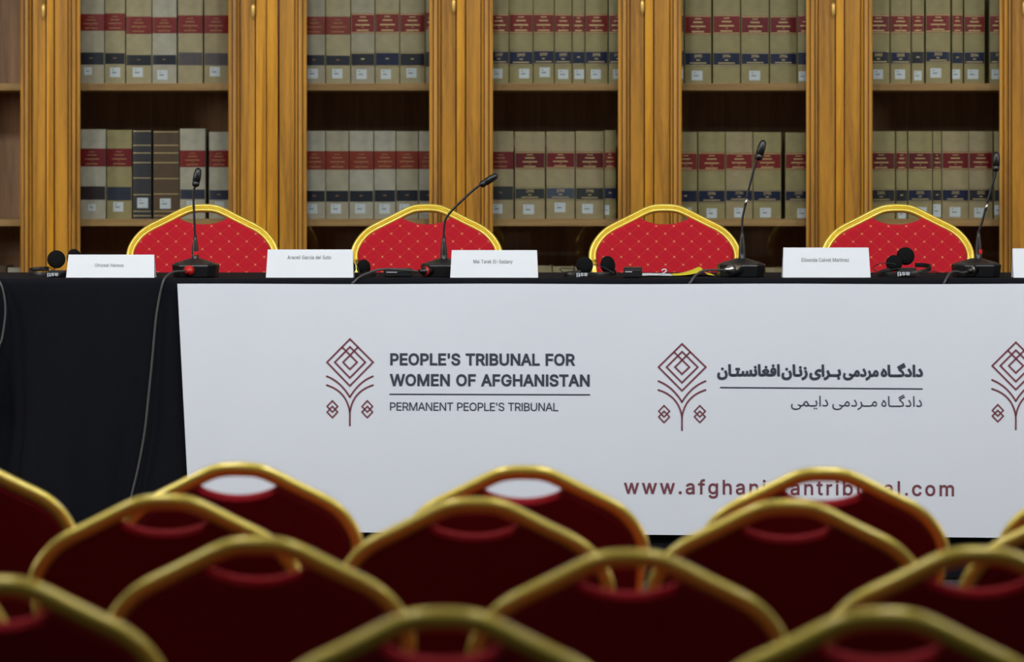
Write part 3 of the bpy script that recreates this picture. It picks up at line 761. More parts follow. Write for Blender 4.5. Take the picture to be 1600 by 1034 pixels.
shelf_of(1, UP, [
    (122, 163, 'grey', 'red', 'ink', dict(b1=(22, 48), b2=(82, 101), stick=st(138, 111, 12, 12), year='-', worn=True, look='grey-beige book')),
    (164, 195.5, 'buff', 'red', 'ink', dict(b1=(21, 48), b2=(83, 100), stick=st(180, 113), year='-', worn=True)),
    (197, 237, 'buff', 'red', 'ink', dict(b1=(26, 53), b2=(86, 102), stick=st(215.5, 113), year='-', worn=True)),
    (238, 276, 'pale', 'red', 'ink', dict(b1=(27, 52), b2=(86, 101), stick=st(254, 117), year='-', worn=True, look='pale mottled book')),
    (278, 317, 'buff', 'red', 'faded', dict(b1=(24, 52), b2=(82, 102), worn=True, look='beige book without sticker')),
    (319, 357, 'tan', 'red', 'faded', dict(b1=(24, 52), b2=(83, 102), stick=st(336, 112), worn=True, look='tan book with purplish label')),
])
shelf_of(1, MID, [
    (122, 165.5, 'pale', 'crimson', 'plum', dict(b1=(232, 260), b2=(291, 312), stick=st(144, 324, 12, 11), top=202, worn=True, look='pale book with dark plum lower label')),
    (167, 206, 'olive', 'crimson', 'dusk', dict(b1=(232, 260), b2=(292, 313), stick=st(185, 323), top=203, worn=True, look='olive-beige book')),
    (207.5, 236.5, 'leather_navy', None, None, dict(top=203, stick=st(223, 317, 17, 16), rings=(205, 227, 239, 254, 278, 304, 330, 337), look='black leather book with gilt bands')),
    (239.5, 280, 'leather_brown', None, None, dict(top=204, stick=st(258.5, 318, 17, 16), rings=(206, 227, 239, 254, 279, 303, 330, 337), tilt=0.01, look='brown leather book with gilt bands')),
    (281, 321, 'pale', 'red', 'dusk', dict(b1=(235, 261), b2=(296, 311), stick=st(299, 322, 14, 16), top=201, worn=True, look='pale book beside the brown leather one')),
    (326.5, 358, 'pale', 'red', 'dusk', dict(b1=(235, 261), b2=(297, 312), stick=st(343, 322, 14, 14), top=206, worn=True, year='-')),
])
shelf_of(2, UP, [
    (474, 508, 'grey', 'orange', 'ink', dict(b1=(26, 54), b2=(86, 102), stick=st(489, 115), year='-', worn=True)),
    (509, 547.5, 'buff', 'orange', 'ink', dict(b1=(26, 54), b2=(87, 102), stick=st(527, 115), year='-', worn=True)),
    (548.5, 585.5, 'grey', 'red', 'ink', dict(b1=(21, 52), b2=(82, 104), stick=st(565, 116), year='-')),
    (586.5, 624, 'buff', 'red', 'navy', dict(b1=(20, 52), b2=(81, 104), stick=st(603, 116), year='-')),
    (625, 664, 'buff', 'red', 'ink', dict(b1=(21, 52), b2=(82, 104), stick=st(643, 114), year='-')),
    (665, 682, 'buff', 'red', 'ink', dict(b1=(17, 48), b2=(81, 104))),
])
shelf_of(2, MID, [
    (474, 508.3, 'pale', 'orange', 'ink', dict(b1=(236, 265), b2=(298, 315), stick=st(488, 326), year='-', top=204.5, worn=True)),
    (509, 545, 'grey', 'orange', 'ink', dict(b1=(236, 265), b2=(298, 315), stick=st(525, 326), year='-', top=204.5, worn=True)),
    (546, 583.5, 'pale', 'orange', 'ink', dict(b1=(236, 265), b2=(298, 315), stick=st(563, 326), year='-', top=204.5, worn=True)),
    (584.5, 618, 'pale', 'orange', 'ink', dict(b1=(236, 264), b2=(297, 315), stick=st(601, 326), year='-', top=204.5, worn=True)),
    (619, 653.5, 'grey', 'orange', 'ink', dict(b1=(236, 264), b2=(297, 314), stick=st(632, 326), year='-', top=205, worn=True)),
    (654.5, 684, 'pale', 'orange', 'ink', dict(b1=(236, 264), b2=(297, 314), stick=st(668, 326), top=205, worn=True, year='-')),
])
shelf_of(3, UP, [
    (764, 795, 'olive', 'red', 'navy', dict(b1=(22, 52), b2=(79, 101), stick=st(777, 115), year='1997')),
    (796, 832.5, 'olive', 'red', 'navy', dict(b1=(21, 52), b2=(79, 102), stick=st(819, 115), year='1997')),
    (833.5, 865.5, 'olive', 'red', 'navy', dict(b1=(21, 52), b2=(78, 101), stick=st(851, 113), year='1997')),
    (866.5, 893.5, 'olive', 'red', 'navy', dict(b1=(22, 52), b2=(79, 101), stick=st(880, 116), year='1997')),
    (894.5, 913.5, 'olive', 'red', 'navy', dict(b1=(23, 52), b2=(79, 101), stick=st(905, 116, 15), year='-')),
    (914.5, 949.5, 'olive', 'red', 'navy', dict(b1=(22, 52), b2=(79, 101), stick=st(931, 116), year='1998')),
    (951, 980, 'olive', 'red', 'navy', dict(b1=(22, 52), b2=(79, 101), stick=st(966, 116), year='1998')),
])
shelf_of(3, MID, [
    (762, 802.5, 'tan', 'crimson', 'slate', dict(b1=(237, 264), b2=(291, 312), stick=st(777, 326), top=205, worn=True, year='-')),
    (804.5, 851.5, 'tan', 'maroon', 'slate', dict(b1=(237, 264), b2=(293, 312), stick=st(826, 327, 17), top=205.5, year='1998')),
    (853.5, 898, 'tan', 'crimson', 'steel', dict(b1=(237, 263), b2=(292, 312), stick=st(875, 324, 17), top=205.5, year='1998', look='tan book with steel-blue lower label')),
    (899.5, 943.5, 'tan', 'maroon', 'slate', dict(b1=(237, 264), b2=(292, 313), stick=st(918, 326, 17), top=205, year='1998')),
    (944.5, 962.5, 'olive', 'red', 'navy', dict(b1=(236, 264), b2=(292, 312), stick=st(948, 328, 8), top=203.5, year='-')),
])
shelf_of(4, UP, [
    (1051, 1068.5, 'olive', 'red', 'navy', dict(b1=(22, 52), b2=(80, 103), stick=st(1062, 116, 10))),
    (1070, 1111.5, 'olive', 'red', 'navy', dict(b1=(24, 54), b2=(81, 103), stick=st(1089, 118, 17), year='1993')),
    (1114, 1156.5, 'olive', 'red', 'navy', dict(b1=(23, 53), b2=(81, 103), year='1994', look='olive-beige book with no sticker')),
    (1158, 1201.5, 'olive', 'crimson', 'navy', dict(b1=(25, 53), b2=(82, 102), stick=st(1179, 118, 17), year='1994')),
    (1203, 1245, 'olive', 'crimson', 'navy', dict(b1=(25, 53), b2=(82, 102), year='1994', look='olive-beige book with no sticker')),
    (1246, 1275, 'olive', 'red', 'navy', dict(b1=(23, 53), b2=(80, 103), stick=st(1255, 119, 14), year='-')),
])
shelf_of(4, MID, [
    (1053, 1089.5, 'olive', 'red', 'navy', dict(b1=(238, 267), b2=(296, 317), stick=st(1077, 331, 8, 14), top=206, year='-')),
    (1091, 1133, 'olive', 'red', 'navy', dict(b1=(238, 267), b2=(296, 317), stick=st(1112, 333), top=206, year='1994')),
    (1134, 1176, 'tan', 'red', 'navy', dict(b1=(239, 265), b2=(296, 315), stick=st(1155, 332), top=206, year='1994')),
    (1177, 1220.5, 'olive', 'red', 'navy', dict(b1=(239, 265), b2=(297, 315), stick=st(1196, 332, 17), top=206.5, year='1995')),
    (1227, 1268, 'olive', 'red', 'navy', dict(b1=(239, 265), b2=(297, 315), stick=st(1254, 333, 17), top=207, year='1995')),
])
shelf_of(5, UP, [
    (1355, 1390, 'olive', 'crimson', 'ink', dict(b1=(23, 52), b2=(79, 101), stick=st(1372, 116, 15), year='2003')),
    (1391.5, 1423, 'olive', 'red', 'navy', dict(b1=(23, 52), b2=(80, 101), stick=st(1406, 116), year='2003')),
    (1424.5, 1444, 'olive', 'red', 'ink', dict(b1=(22, 52), b2=(79, 101), stick=st(1434, 118, 12), year='-')),
    (1446.5, 1485, 'olive', 'red', 'navy', dict(b1=(22, 50), b2=(79, 98), stick=st(1462, 114, 17), year='2003')),
    (1487.5, 1504.5, 'olive', 'red', 'navy', dict(b1=(22, 52), b2=(80, 101), stick=st(1494, 116, 12), year='-')),
    (1506.5, 1538.5, 'olive', 'red', 'navy', dict(b1=(24, 52), b2=(80, 101), stick=st(1520, 116, 17), year='2004')),
    (1546, 1577, 'olive', 'red', 'ink', dict(b1=(23, 52), b2=(79, 101), stick=st(1557, 116, 16), year='2004')),
])
shelf_of(5, MID, [
    (1355, 1398.5, 'olive', 'maroon', 'ink', dict(b1=(237, 266), b2=(295, 316), top=205, year='2001')),
    (1400, 1417.5, 'olive', 'crimson', 'ink', dict(b1=(237, 266), b2=(295, 316), stick=st(1409, 334, 12), top=205, year='-')),
    (1419, 1456.5, 'olive', 'maroon', 'navy', dict(b1=(237, 266), b2=(295, 315), stick=st(1440, 331), top=205, year='2001')),
    (1457.5, 1471, 'olive', 'maroon', 'ink', dict(b1=(237, 266), b2=(295, 315), stick=st(1464, 329, 12, 20), top=205, year='-')),
    (1472, 1513.5, 'tan', 'crimson', 'navy', dict(b1=(237, 265), b2=(295, 315), stick=st(1492, 331, 17), top=205, year='2001')),
    (1514, 1551, 'tan', 'crimson', 'ink', dict(b1=(237, 265), b2=(295, 315), stick=st(1530, 332), top=205, year='2002')),
    (1553, 1585, 'olive', 'crimson', 'ink', dict(b1=(237, 265), b2=(295, 316), stick=st(1558, 328, 14, 15), top=205, year='-')),
])
shelf_of(3, LOW, [
    (838, 862, 'tan', 'crimson', 'navy', dict(b1=(450, 476), b2=(505, 525))),
    (863.5, 896, 'tan', 'crimson', 'navy', dict(b1=(450, 476), b2=(505, 525), top=416)),
    (897.5, 930, 'tan', 'crimson', 'navy', dict(b1=(450, 476), b2=(505, 525), top=417)),
    (931, 962, 'buff', 'crimson', 'navy', dict(b1=(450, 476), b2=(505, 525), top=416)),
])
shelf_of(4, LOW, [
    (1120, 1158, 'tan', 'crimson', 'navy', dict(b1=(450, 476), b2=(505, 525), top=418)),
    (1160, 1194, 'tan', 'crimson', 'navy', dict(b1=(450, 476), b2=(505, 525), top=418)),
    (1196, 1222, 'tan', 'crimson', 'navy', dict(b1=(450, 476), b2=(505, 525), top=418)),
])
book(-14, 10, LOW, 'leather_brown', None, None, top=415, label='dark brown book top just above the table, behind the far left door', group='books low behind the far left door')
book(12, 38, LOW, 'pale', None, None, top=418, label='cream book top just above the table, behind the far left door', group='books low behind the far left door')

# ------------------------------------------------------------------ chairs
S574 = 1 / 574.0
HALF = [(0, 0), (12, 0.4), (24, 2.6), (36, 7.6), (48, 13.8), (60, 20), (72, 26), (83, 31.5), (92, 37), (101, 44.5), (109, 54), (115, 64),
        (118.5, 74), (119.5, 84), (118.5, 92)]


def half_curve():
    return [(p.x * S574, p.y * S574) for p in smooth_path([Vector((a, b, 0)) for a, b in HALF], 3)]


def make_chair():
    root = thing('banquet_chair', 'x', 'chair', (0, 0, 0))
    tilt = -math.radians(10)
    TOPZ, TOPY = 0.93, 0.29
    # --- back frame: swept double bead tube (flat in the XZ plane of its own object, origin at the top)
    hc = half_curve()
    pts = [(-x, -y) for x, y in hc[::-1]] + [(x, -y) for x, y in hc[1:]]
    P = [Vector((x, 0, z)) for x, z in pts]
    fr = []
    cen = []
    hwid = 0.0115
    for i in range(len(P)):
        t = (P[min(i + 1, len(P) - 1)] - P[max(i - 1, 0)]).normalized()
        nrm = Vector((-t.z, 0, t.x))       # outward (up) for left-to-right travel
        if nrm.z < 0 and abs(nrm.x) < 0.7:
            nrm = -nrm
        cen.append(P[i] - nrm * hwid)
        fr.append((nrm, Vector((0, 1, 0))))
    prof = [(-11.5, 0), (-10.8, -6.5), (-8, -10), (-5, -10.6), (-2.6, -9), (-1.6, -1.5), (1.6, -1.5), (2.6, -9), (5, -10.6), (8, -10), (10.8, -6.5),
            (11.5, 0), (10.8, 7), (7, 11), (0, 12.2), (-7, 11), (-10.8, 7)]
    b = MB()
    b.sweep(cen, fr, [(x / 1000, y / 1000) for x, y in prof])
    b.build('back_frame', M['gold'], root, (0, TOPY, TOPZ), (tilt, 0, 0))
    # --- cushion of the back
    inner = [p - f[0] * 0.0095 for p, f in zip(cen, fr)]
    out = [(p.x, p.z) for p in inner]
    xc = 37 * S574
    left = [p for p in out if p[0] <= -xc]
    right = [p for p in out if p[0] >= xc]
    zc = left[-1][1] - 0.002
    notch = []
    for q in range(1, 14):
        u = -1 + 2 * q / 14
        notch.append((u * xc, zc - 0.0165 * (1 - u * u) ** 0.8 + 0.0))
    low = [(0.186, -0.24), (0.176, -0.33), (0.168, -0.42), (0.150, -0.445), (0.0, -0.45), (-0.150, -0.445), (-0.168, -0.42), (-0.176, -0.33), (-0.186, -0.24)]
    poly = left + notch + right + low
    # inset rings
    n = len(poly)

    def inset(d):
        r = []
        for i in range(n):
            a, p, c = Vector(poly[i - 1]), Vector(poly[i]), Vector(poly[(i + 1) % n])
            d1, d2 = (p - a).normalized(), (c - p).normalized()
            n1, n2 = Vector((d1.y, -d1.x)), Vector((d2.y, -d2.x))
            den = max(0.6, 1 + n1.dot(n2))
            r.append(p + (n1 + n2) * (d / den))
        return r
    b = MB()
    loops = [(inset(0.011), -0.020), (inset(0.004), -0.018), (inset(0.0), -0.009), (inset(0.0), 0.008), (inset(0.006), 0.013)]
    vs = []
    for lp, y in loops:
        vs += [(p.x, y, p.y) for p in lp]
    fs = []
    for a in range(len(loops) - 1):
        for i in range(n):
            j = (i + 1) % n
            fs.append([a * n + i, a * n + j, (a + 1) * n + j, (a + 1) * n + i])
    b.add(vs, fs, 0, True)
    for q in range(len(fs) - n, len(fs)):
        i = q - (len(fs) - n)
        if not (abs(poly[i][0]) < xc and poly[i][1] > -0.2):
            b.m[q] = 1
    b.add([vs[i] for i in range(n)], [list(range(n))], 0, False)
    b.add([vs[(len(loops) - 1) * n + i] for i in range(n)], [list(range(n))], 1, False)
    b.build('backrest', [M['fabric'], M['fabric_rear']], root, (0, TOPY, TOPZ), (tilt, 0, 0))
    # --- seat
    b = MB()
    prof = []
    for k, (ins, z) in enumerate([(0.012, 0.405), (0.0, 0.415), (0.0, 0.445), (0.008, 0.458), (0.03, 0.466)]):
        ring = []
        for cx_, cy_, a0 in ((0.205, -0.20, -90), (0.175, 0.19, 0), (-0.175, 0.19, 90), (-0.205, -0.20, 180)):
            r0 = 0.05
            for q in range(5):
                an = math.radians(a0 + 22.5 * q)
                ring.append((cx_ - math.copysign(r0, cx_) + (r0 - ins) * math.cos(an), cy_ - math.copysign(r0, cy_) + (r0 - ins) * math.sin(an), z))
        prof.append(ring)
    k = len(prof[0])
    vs = [p for r in prof for p in r]
    b.add(vs, [[a * k + i, a * k + (i + 1) % k, (a + 1) * k + (i + 1) % k, (a + 1) * k + i] for a in range(len(prof) - 1) for i in range(k)], 0, True)
    b.add(prof[0], [list(range(k))])
    b.add(prof[-1], [list(range(k))])
    b.build('seat', M['fabric_seat'], root)
    b = MB()
    b.tube([(-0.185, -0.185, 0.392), (0.185, -0.185, 0.392), (0.165, 0.17, 0.392), (-0.165, 0.17, 0.392), (-0.185, -0.185, 0.392)], 0.011, seg=8, smooth=False)
    b.build('seat_frame', M['gold'], root)
    ct, sn = math.cos(tilt), math.sin(tilt)
    for s in (-1, 1):
        b = MB()
        x0, z0 = s * (118.2 * S574 - hwid), -91 * S574
        top = Vector((x0, TOPY - z0 * sn * -1 if False else TOPY - sn * z0, TOPZ + ct * z0))
        path = smooth_path([top, Vector((s * 0.181, TOPY - 0.050, 0.66)), Vector((s * 0.172, 0.205, 0.46)), Vector((s * 0.172, 0.195, 0.36)), Vector((s * 0.186, 0.25, 0.0))], 5)
        b.tube(path, [0.0098] * len(path), seg=10)
        b.build('leg', M['gold'], root)
        b = MB()
        b.tube([(s * 0.186, -0.185, 0.40), (s * 0.19, -0.20, 0.2), (s * 0.192, -0.215, 0.0)], 0.0105, seg=10)
        b.build('leg', M['gold'], root)
    return root


chair0 = make_chair()
used = []


def put_chair(px, py, z_floor, face_cam, label, group, rz=0.0, d=None):
    c = chair0 if not used else copy_tree(chair0)
    used.append(1)
    top_h = z_floor + 0.93
    if d is None:
        d = FPX * (CAMZ - top_h) / (py - HOR)
    x = (px - 800) * d / FPX
    a = rz if face_cam else math.pi + rz
    # the top of the back sits 0.29 behind the chair's centre
    off = Vector((0, 0.29, 0))
    off.rotate(Matrix.Rotation(a, 3, 'Z'))
    c.location = (x - off.x, d - off.y, z_floor)
    c.rotation_euler = (0, 0, a)
    c['label'] = label
    c['group'] = group
    return c


G1 = 'red and gold chairs behind the table'
put_chair(318, 320, POD, True, 'gold-framed red chair behind the table, first from left, behind a microphone', G1, 0.0, 11.5)
put_chair(667, 320, POD, True, 'gold-framed red chair behind the table, second from left, beside leaning microphone', G1, 0.0, 11.52)
put_chair(1038, 322, POD, True, 'gold-framed red chair behind the table, third from left, behind yellow paper', G1, 0.03, 11.5)
put_chair(1401, 319, POD, True, 'gold-framed red chair behind the table, fourth from left, behind tangled headphones', G1, -0.02, 11.45)
G2 = 'audience chairs seen from behind'
aud = [
    (-72, 716, 'red chair of farthest audience row, cut off by the left edge', 0.03),
    (372, 722, 'red chair of farthest audience row, in front of the banner bottom left corner', 0.0),
    (818, 727, 'red chair of farthest audience row, peak in front of the banner middle', 0.0),
    (1287, 730, 'red chair of farthest audience row, peak covering the web address', 0.0),
    (1757, 733, 'red chair of farthest audience row, cut off by the right edge', 0.0),
    (258, 772, 'red chair of second farthest audience row, leftmost one', 0.0),
    (742, 777, 'red chair of second farthest audience row, the middle one', 0.0),
    (1231, 780, 'red chair of second farthest audience row, below the web address', 0.0),
    (1722, 783, 'red chair of second farthest audience row, mostly hidden at the right edge', 0.0),
    (-232, 838, 'red chair of second nearest audience row, only an edge at the left border', 0.0),
    (402, 838, 'red chair of second nearest audience row, large blurred one left of centre', 0.0),
    (984, 858, 'red chair of second nearest audience row, large blurred one right of centre', 0.0),
    (1530, 854, 'red chair of second nearest audience row, at the right edge', 0.0),
    (-8, 900, 'red chair of nearest audience row, cut off in the lower left corner', 0.0),
    (692, 950, 'red chair of nearest audience row, at the bottom middle', 0.0),
    (1380, 950, 'red chair of nearest audience row, at the bottom right', 0.0),
]
for px, py, lab, rz in aud:
    put_chair(px, py, 0.0, False, lab, G2, rz)

# ------------------------------------------------------------------ table, cloth, banner
TT = 1.1600          # top of the cloth
TF = 10.500          # front of the cloth
TX0, TX1 = -1.75, 2.6
t = thing('conference_table', 'long conference table hidden under the black cloth', 'table', ((TX0 + TX1) / 2, 10.86, POD))
hl = (TX1 - TX0) / 2 - 0.06
b = MB()
b.box((-hl, -0.31, 0.715), (hl, 0.31, TT - POD - 0.004))
b.build('tabletop', M['inner'], t)
for sx_ in (-1, -0.46, 0.148, 1):
    for sy_ in (-0.27, 0.27):
        b = MB()
        b.box((sx_ * (hl - 0.05) - 0.02, sy_ - 0.02, 0), (sx_ * (hl - 0.05) + 0.02, sy_ + 0.02, 0.715))
        b.build('leg', M['metal'], t)


def fold(x, down):
    """depth of the cloth folds towards the table, metres"""
    a = min(1.0, down / 0.35) ** 1.2
    left = 1 / (1 + math.exp((x - (-1.02)) / 0.05))
    v = 0.5 + 0.5 * math.sin(x * 21 + 0.8 * math.sin(x * 9) + 1.1 + down * 3.2)
    w = 0.5 + 0.5 * math.sin(x * 61 + 2.0 + down * 2.2)
    return a * (left * (0.055 * v * v + 0.012 * w) + (1 - left) * 0.004 * v)


b = MB()
NX = 420
rows = [(11.215, TT - 0.22, 0), (11.215, TT - 0.1, 0), (11.215, TT - 0.006, 0), (11.209, TT, 0)]
for q in range(1, 14):
    rows.append((11.209 + (TF + 0.012 - 11.209) * q / 14, TT, 0))
for q in range(0, 5):
    an = math.radians(90 * q / 4)
    rows.append((TF + 0.012 - 0.012 * math.sin(an), TT - 0.012 + 0.012 * math.cos(an), 0))
for q in range(1, 31):
    dn = (TT - 0.012 - POD - 0.006) * q / 30
    rows.append((TF, TT - 0.012 - dn, dn))
vs = []
for y, z, dn in rows:
    for i in range(NX + 1):
        x = TX0 + (TX1 - TX0) * i / NX
        wz = 0.0
        if z >= TT - 0.0121 and y < 11.2:
            wz = -0.0012 + 0.0012 * math.sin(x * 13 + 1.0) * math.sin(x * 5.3) * (1 if y < 10.62 else 0.3)
        vs.append((x, y + (fold(x, dn) if dn else 0), z + wz))
fs = [[r * (NX + 1) + i, r * (NX + 1) + i + 1, (r + 1) * (NX + 1) + i + 1, (r + 1) * (NX + 1) + i] for r in range(len(rows) - 1) for i in range(NX)]
b.add(vs, fs, 0, True)
cloth = b.build('tablecloth', M['black_cloth'])
tag(cloth, 'long black cloth draped over the conference table down to the stage', 'tablecloth')
TS = TT + 0.0006     # surface that things stand on

# banner
BY = TF - 0.016


def ban(px, py, off=0.0):
    u = (px - 277) / 1500.0
    v = (py - 443) / 390.0
    wv = 0.0016 * math.sin(u * 11 + 1.2 * v) + 0.0016 * math.sin(u * 5 - 2.6 * v + 1) + 0.0022 * v * math.sin(u * 7.5 + 2) \
        + 0.0012 * math.exp(-((u * 1500 + v * 120 - 150) / 30) ** 2) - 0.003 * v
    p = W(px, py, BY)
    return Vector((p.x, BY + wv - off, p.z))


root = thing('banner', 'white printed banner hanging across the front of the black table', 'banner', (W(900, 840, BY).x, BY, W(900, 840, BY).z))
rl = root.location.copy()
b = MB()
nx, ny = 150, 24
vs = []
for j in range(ny + 1):
    v = j / ny
    for i in range(nx + 1):
        u = i / nx
        xl_ = 277 + (297 - 277) * v ** 1.0
        px = xl_ + (1780 - xl_) * u
        top = 443.5 + 0.4 * math.sin(px / 70)
        bot = 829 + (px - 300) * 0.0086
        py = top + (bot - top) * v
        vs.append(ban(px, py) - rl)
gf = [[j * (nx + 1) + i, j * (nx + 1) + i + 1, (j + 1) * (nx + 1) + i + 1, (j + 1) * (nx + 1) + i] for j in range(ny) for i in range(nx)]
b.add(vs, gf, 0, True)
vb = [v + Vector((0, 0.0008, 0)) for v in vs]
b.add(vb, gf, 0, True)
edge = [i for i in range(nx + 1)] + [j * (nx + 1) + nx for j in range(1, ny + 1)] + [ny * (nx + 1) + i for i in range(nx - 1, -1, -1)] \
    + [j * (nx + 1) for j in range(ny - 1, 0, -1)]
for q in range(len(edge)):
    e0, e1 = edge[q], edge[(q + 1) % len(edge)]
    b.add([vs[e0], vs[e1], vb[e1], vb[e0]], [[0, 1, 2, 3]])
sheet = b.build('banner_sheet', M['banner'], root)
PR = 0.0011


def print_text(name, s, x0, x1, y0, y1, hgt, ref, bold, fit, m, mb=None, build=True):
    vs, fs = layout(s, x0, x1, hgt, ref, bold, fit)
    q = mb or MB()
    q.add([ban(x, (y0 + (y1 - y0) * (x - x0) / (x1 - x0)) - y, PR) - rl for x, y in vs], fs)
    if build:
        q.build(name, m, root)
    return q


def stroke(q, pts, wpx):
    """flat line with round ends printed on the banner; pts in photograph pixels"""
    raw = [Vector((a, c, 0)) for a, c in pts]
    pts = [raw[0]]
    for a, c in zip(raw, raw[1:]):
        k_ = max(1, int((c - a).length / 8))
        pts += [a.lerp(c, (j + 1) / k_) for j in range(k_)]
    n = len(pts)
    L_, R_ = [], []
    for i in range(n):
        d1 = (pts[i] - pts[i - 1]).normalized() if i > 0 else (pts[1] - pts[0]).normalized()
        d2 = (pts[i + 1] - pts[i]).normalized() if i < n - 1 else d1
        n1, n2 = Vector((-d1.y, d1.x, 0)), Vector((-d2.y, d2.x, 0))
        m_ = (n1 + n2) / max(0.4, 1 + n1.dot(n2)) * (wpx / 2)
        L_.append(pts[i] + m_)
        R_.append(pts[i] - m_)
    q.add([ban(p.x, p.y, PR) - rl for p in L_ + R_], [[i, i + 1, n + i + 1, n + i] for i in range(n - 1)])


def disc(q, c, r):
    q.add([ban(c[0] + r * math.cos(a * math.pi / 6), c[1] + r * math.sin(a * math.pi / 6), PR) - rl for a in range(12)], [list(range(12))])


def emblem(cx, ytop, sx_, sy_, xmax=None):
    q = MB()

    def T(x, y):
        return (cx + (x - 320.5) / 6.89 * sx_, ytop + (y - 52) / 6.89 * sy_)

    def S(pts, closed=False, w=2.6):
        pts = [T(*p) for p in pts]
        if closed:
            mid = ((pts[0][0] + pts[-1][0]) / 2, (pts[0][1] + pts[-1][1]) / 2)
            pts = [mid] + pts + [mid]
        stroke(q, pts, w)
        if not closed:
            disc(q, pts[0], w / 2)
            disc(q, pts[-1], w / 2)
    S([(321, 62), (74, 312), (320, 566), (570, 312)], True)
    S([(321, 146), (158, 312), (320, 480), (486, 312)], True)
    S([(240, 153), (398, 312), (320, 388), (247, 312), (406, 150)])
    for y0, y1, sag in ((463, 690, 0), (558, 845, 1)):
        for s_ in (-1, 1):
            pts = []
            for k in range(13):
                tt = k / 12
                x = 248 * (1 - tt) if not sag else 248 * (1 - tt)
                if not sag:
                    p0, p1, p2 = Vector((248, 463)), Vector((98, 520)), Vector((0, 688))
                else:
                    p0, p1, p2 = Vector((248, 558)), Vector((32, 625)), Vector((0, 850))
                p = p0 * (1 - tt) ** 2 + p1 * 2 * tt * (1 - tt) + p2 * tt * tt
                pts.append((320 + s_ * p.x, p.y))
            S(pts)
    S([(320, 845), (320, 990)])
    for mx in (132, 508):
        S([(mx, 726), (mx - 57, 787), (mx, 848), (mx + 57, 787)], True, 2.2)
        S([(mx, 786), (mx - 57, 847), (mx, 908), (mx + 57, 847)], True, 2.2)
    q.build('emblem', M['ink_red'], root)


emblem(546.7, 528, 1.0, 1.0)
emblem(1065.6, 535.5, 1.025, 1.0)
emblem(1587, 533, 1.03, 1.01)
print_text('lettering', "PEOPLE'S TRIBUNAL FOR", 610.5, 897.5, 569.6, 570.4, 17.2, CAP, 24, 'track', M['ink'])
print_text('lettering', "WOMEN OF AFGHANISTAN", 610, 920.5, 602.0, 602.8, 17.2, CAP, 24, 'track', M['ink'])
q = MB()
stroke(q, [(608.5, 615.6), (922, 616.4)], 1.9)
q.build('printed_rule', M['ink'], root)
print_text('lettering', "PERMANENT PEOPLE'S TRIBUNAL", 609.5, 872, 641, 641.8, 12.6, CAP, 3, 'track', M['ink'])
q = MB()
for s, a, c in (('\ufee5\ufe8e\u0640\ufe98\ufeb4\ufee7\ufe8e\ufed0\ufed3\ufe8d', 1121.5, 1217.5),
                ('\ufee5\ufe8e\u0640\ufee7\ufeaf', 1222, 1261),
                ('\ufbfc\ufe8d\ufeae\u0640\ufe91', 1265.5, 1313),
                ('\ufbfd\ufee3\ufea9\ufeae\ufee3', 1318, 1372),
                ('\ufee9\ufe8e\u0640\ufb94\ufea9\ufe8d\ufea9', 1377, 1441)):
    yb = 586.8 + (a - 1121) * 0.0035
    print_text('', s, a, c, yb, yb, 17.0, ALEF, 27, 'kashida', None, q, False)
q.build('lettering', M['ink'], root)
q = MB()
for s, a, c in (('\ufbfd\ufee4\u0640\ufbfe\ufe8d\ufea9', 1236, 1294),
                ('\ufbfd\ufee3\ufea9\ufeae\u0640\ufee3', 1300.5, 1370.5),
                ('\ufee9\ufe8e\u0640\ufb94\ufea9\ufe8d\ufea9', 1377, 1440.5)):
    yb = 634.6 + (a - 1236) * 0.004
    print_text('', s, a, c, yb, yb, 16.6, ALEF, 0, 'kashida', None, q, False)
q.build('lettering', M['ink'], root)
q = MB()
stroke(q, [(1125, 605.2), (1441.5, 607.3)], 1.9)
q.build('printed_rule', M['ink'], root)
print_text('lettering', 'www.afghanistantribunal.com', 975.5, 1490, 770.5, 774.3, 16.2, XH, 12, 'track', M['ink_red'])

# ------------------------------------------------------------------ name cards


def card(px0, px1, ytop, text, tx, ty, th, tw, d, rz, label):
    k = d / FPX
    w = (px1 - px0) * k
    hgt = TS - W(0, ytop, d + 0.02).z
    hgt = -hgt
    lean = 0.024
    xm = (px0 + px1) / 2
    root = thing('name_card', label, 'name card', (W(xm, 0, d).x, d, TS), rz, 'white name cards on the table')
    b = MB()
    thk = 0.0006
    for s in (-1, 1):
        y0, y1 = s * lean, 0.0
        b.add([(-w / 2, y0, 0), (w / 2, y0, 0), (w / 2 - 0.003, y1, hgt), (-w / 2 + 0.003, y1, hgt),
               (-w / 2, y0 - s * thk * 2, 0), (w / 2, y0 - s * thk * 2, 0), (w / 2 - 0.003, y1, hgt - thk), (-w / 2 + 0.003, y1, hgt - thk)],
              [[0, 1, 2, 3], [4, 5, 6, 7], [0, 1, 5, 4], [1, 2, 6, 5], [0, 3, 7, 4], [2, 3, 7, 6]])
    c = b.build('folded_card', M['paper'], root)
    vs, fs = layout(text, tx - tw / 2, tx + tw / 2, th, CAP, 0, 'sx')
    b = MB()
    zt = W(0, ty, d - lean).z - TS
    b.add([((x - xm) * k, -lean * (1 - (zt + y * k) / hgt) - 0.0006, zt + y * k) for x, y in vs], fs)
    b.build('printed_name', M['paper_ink'], root)


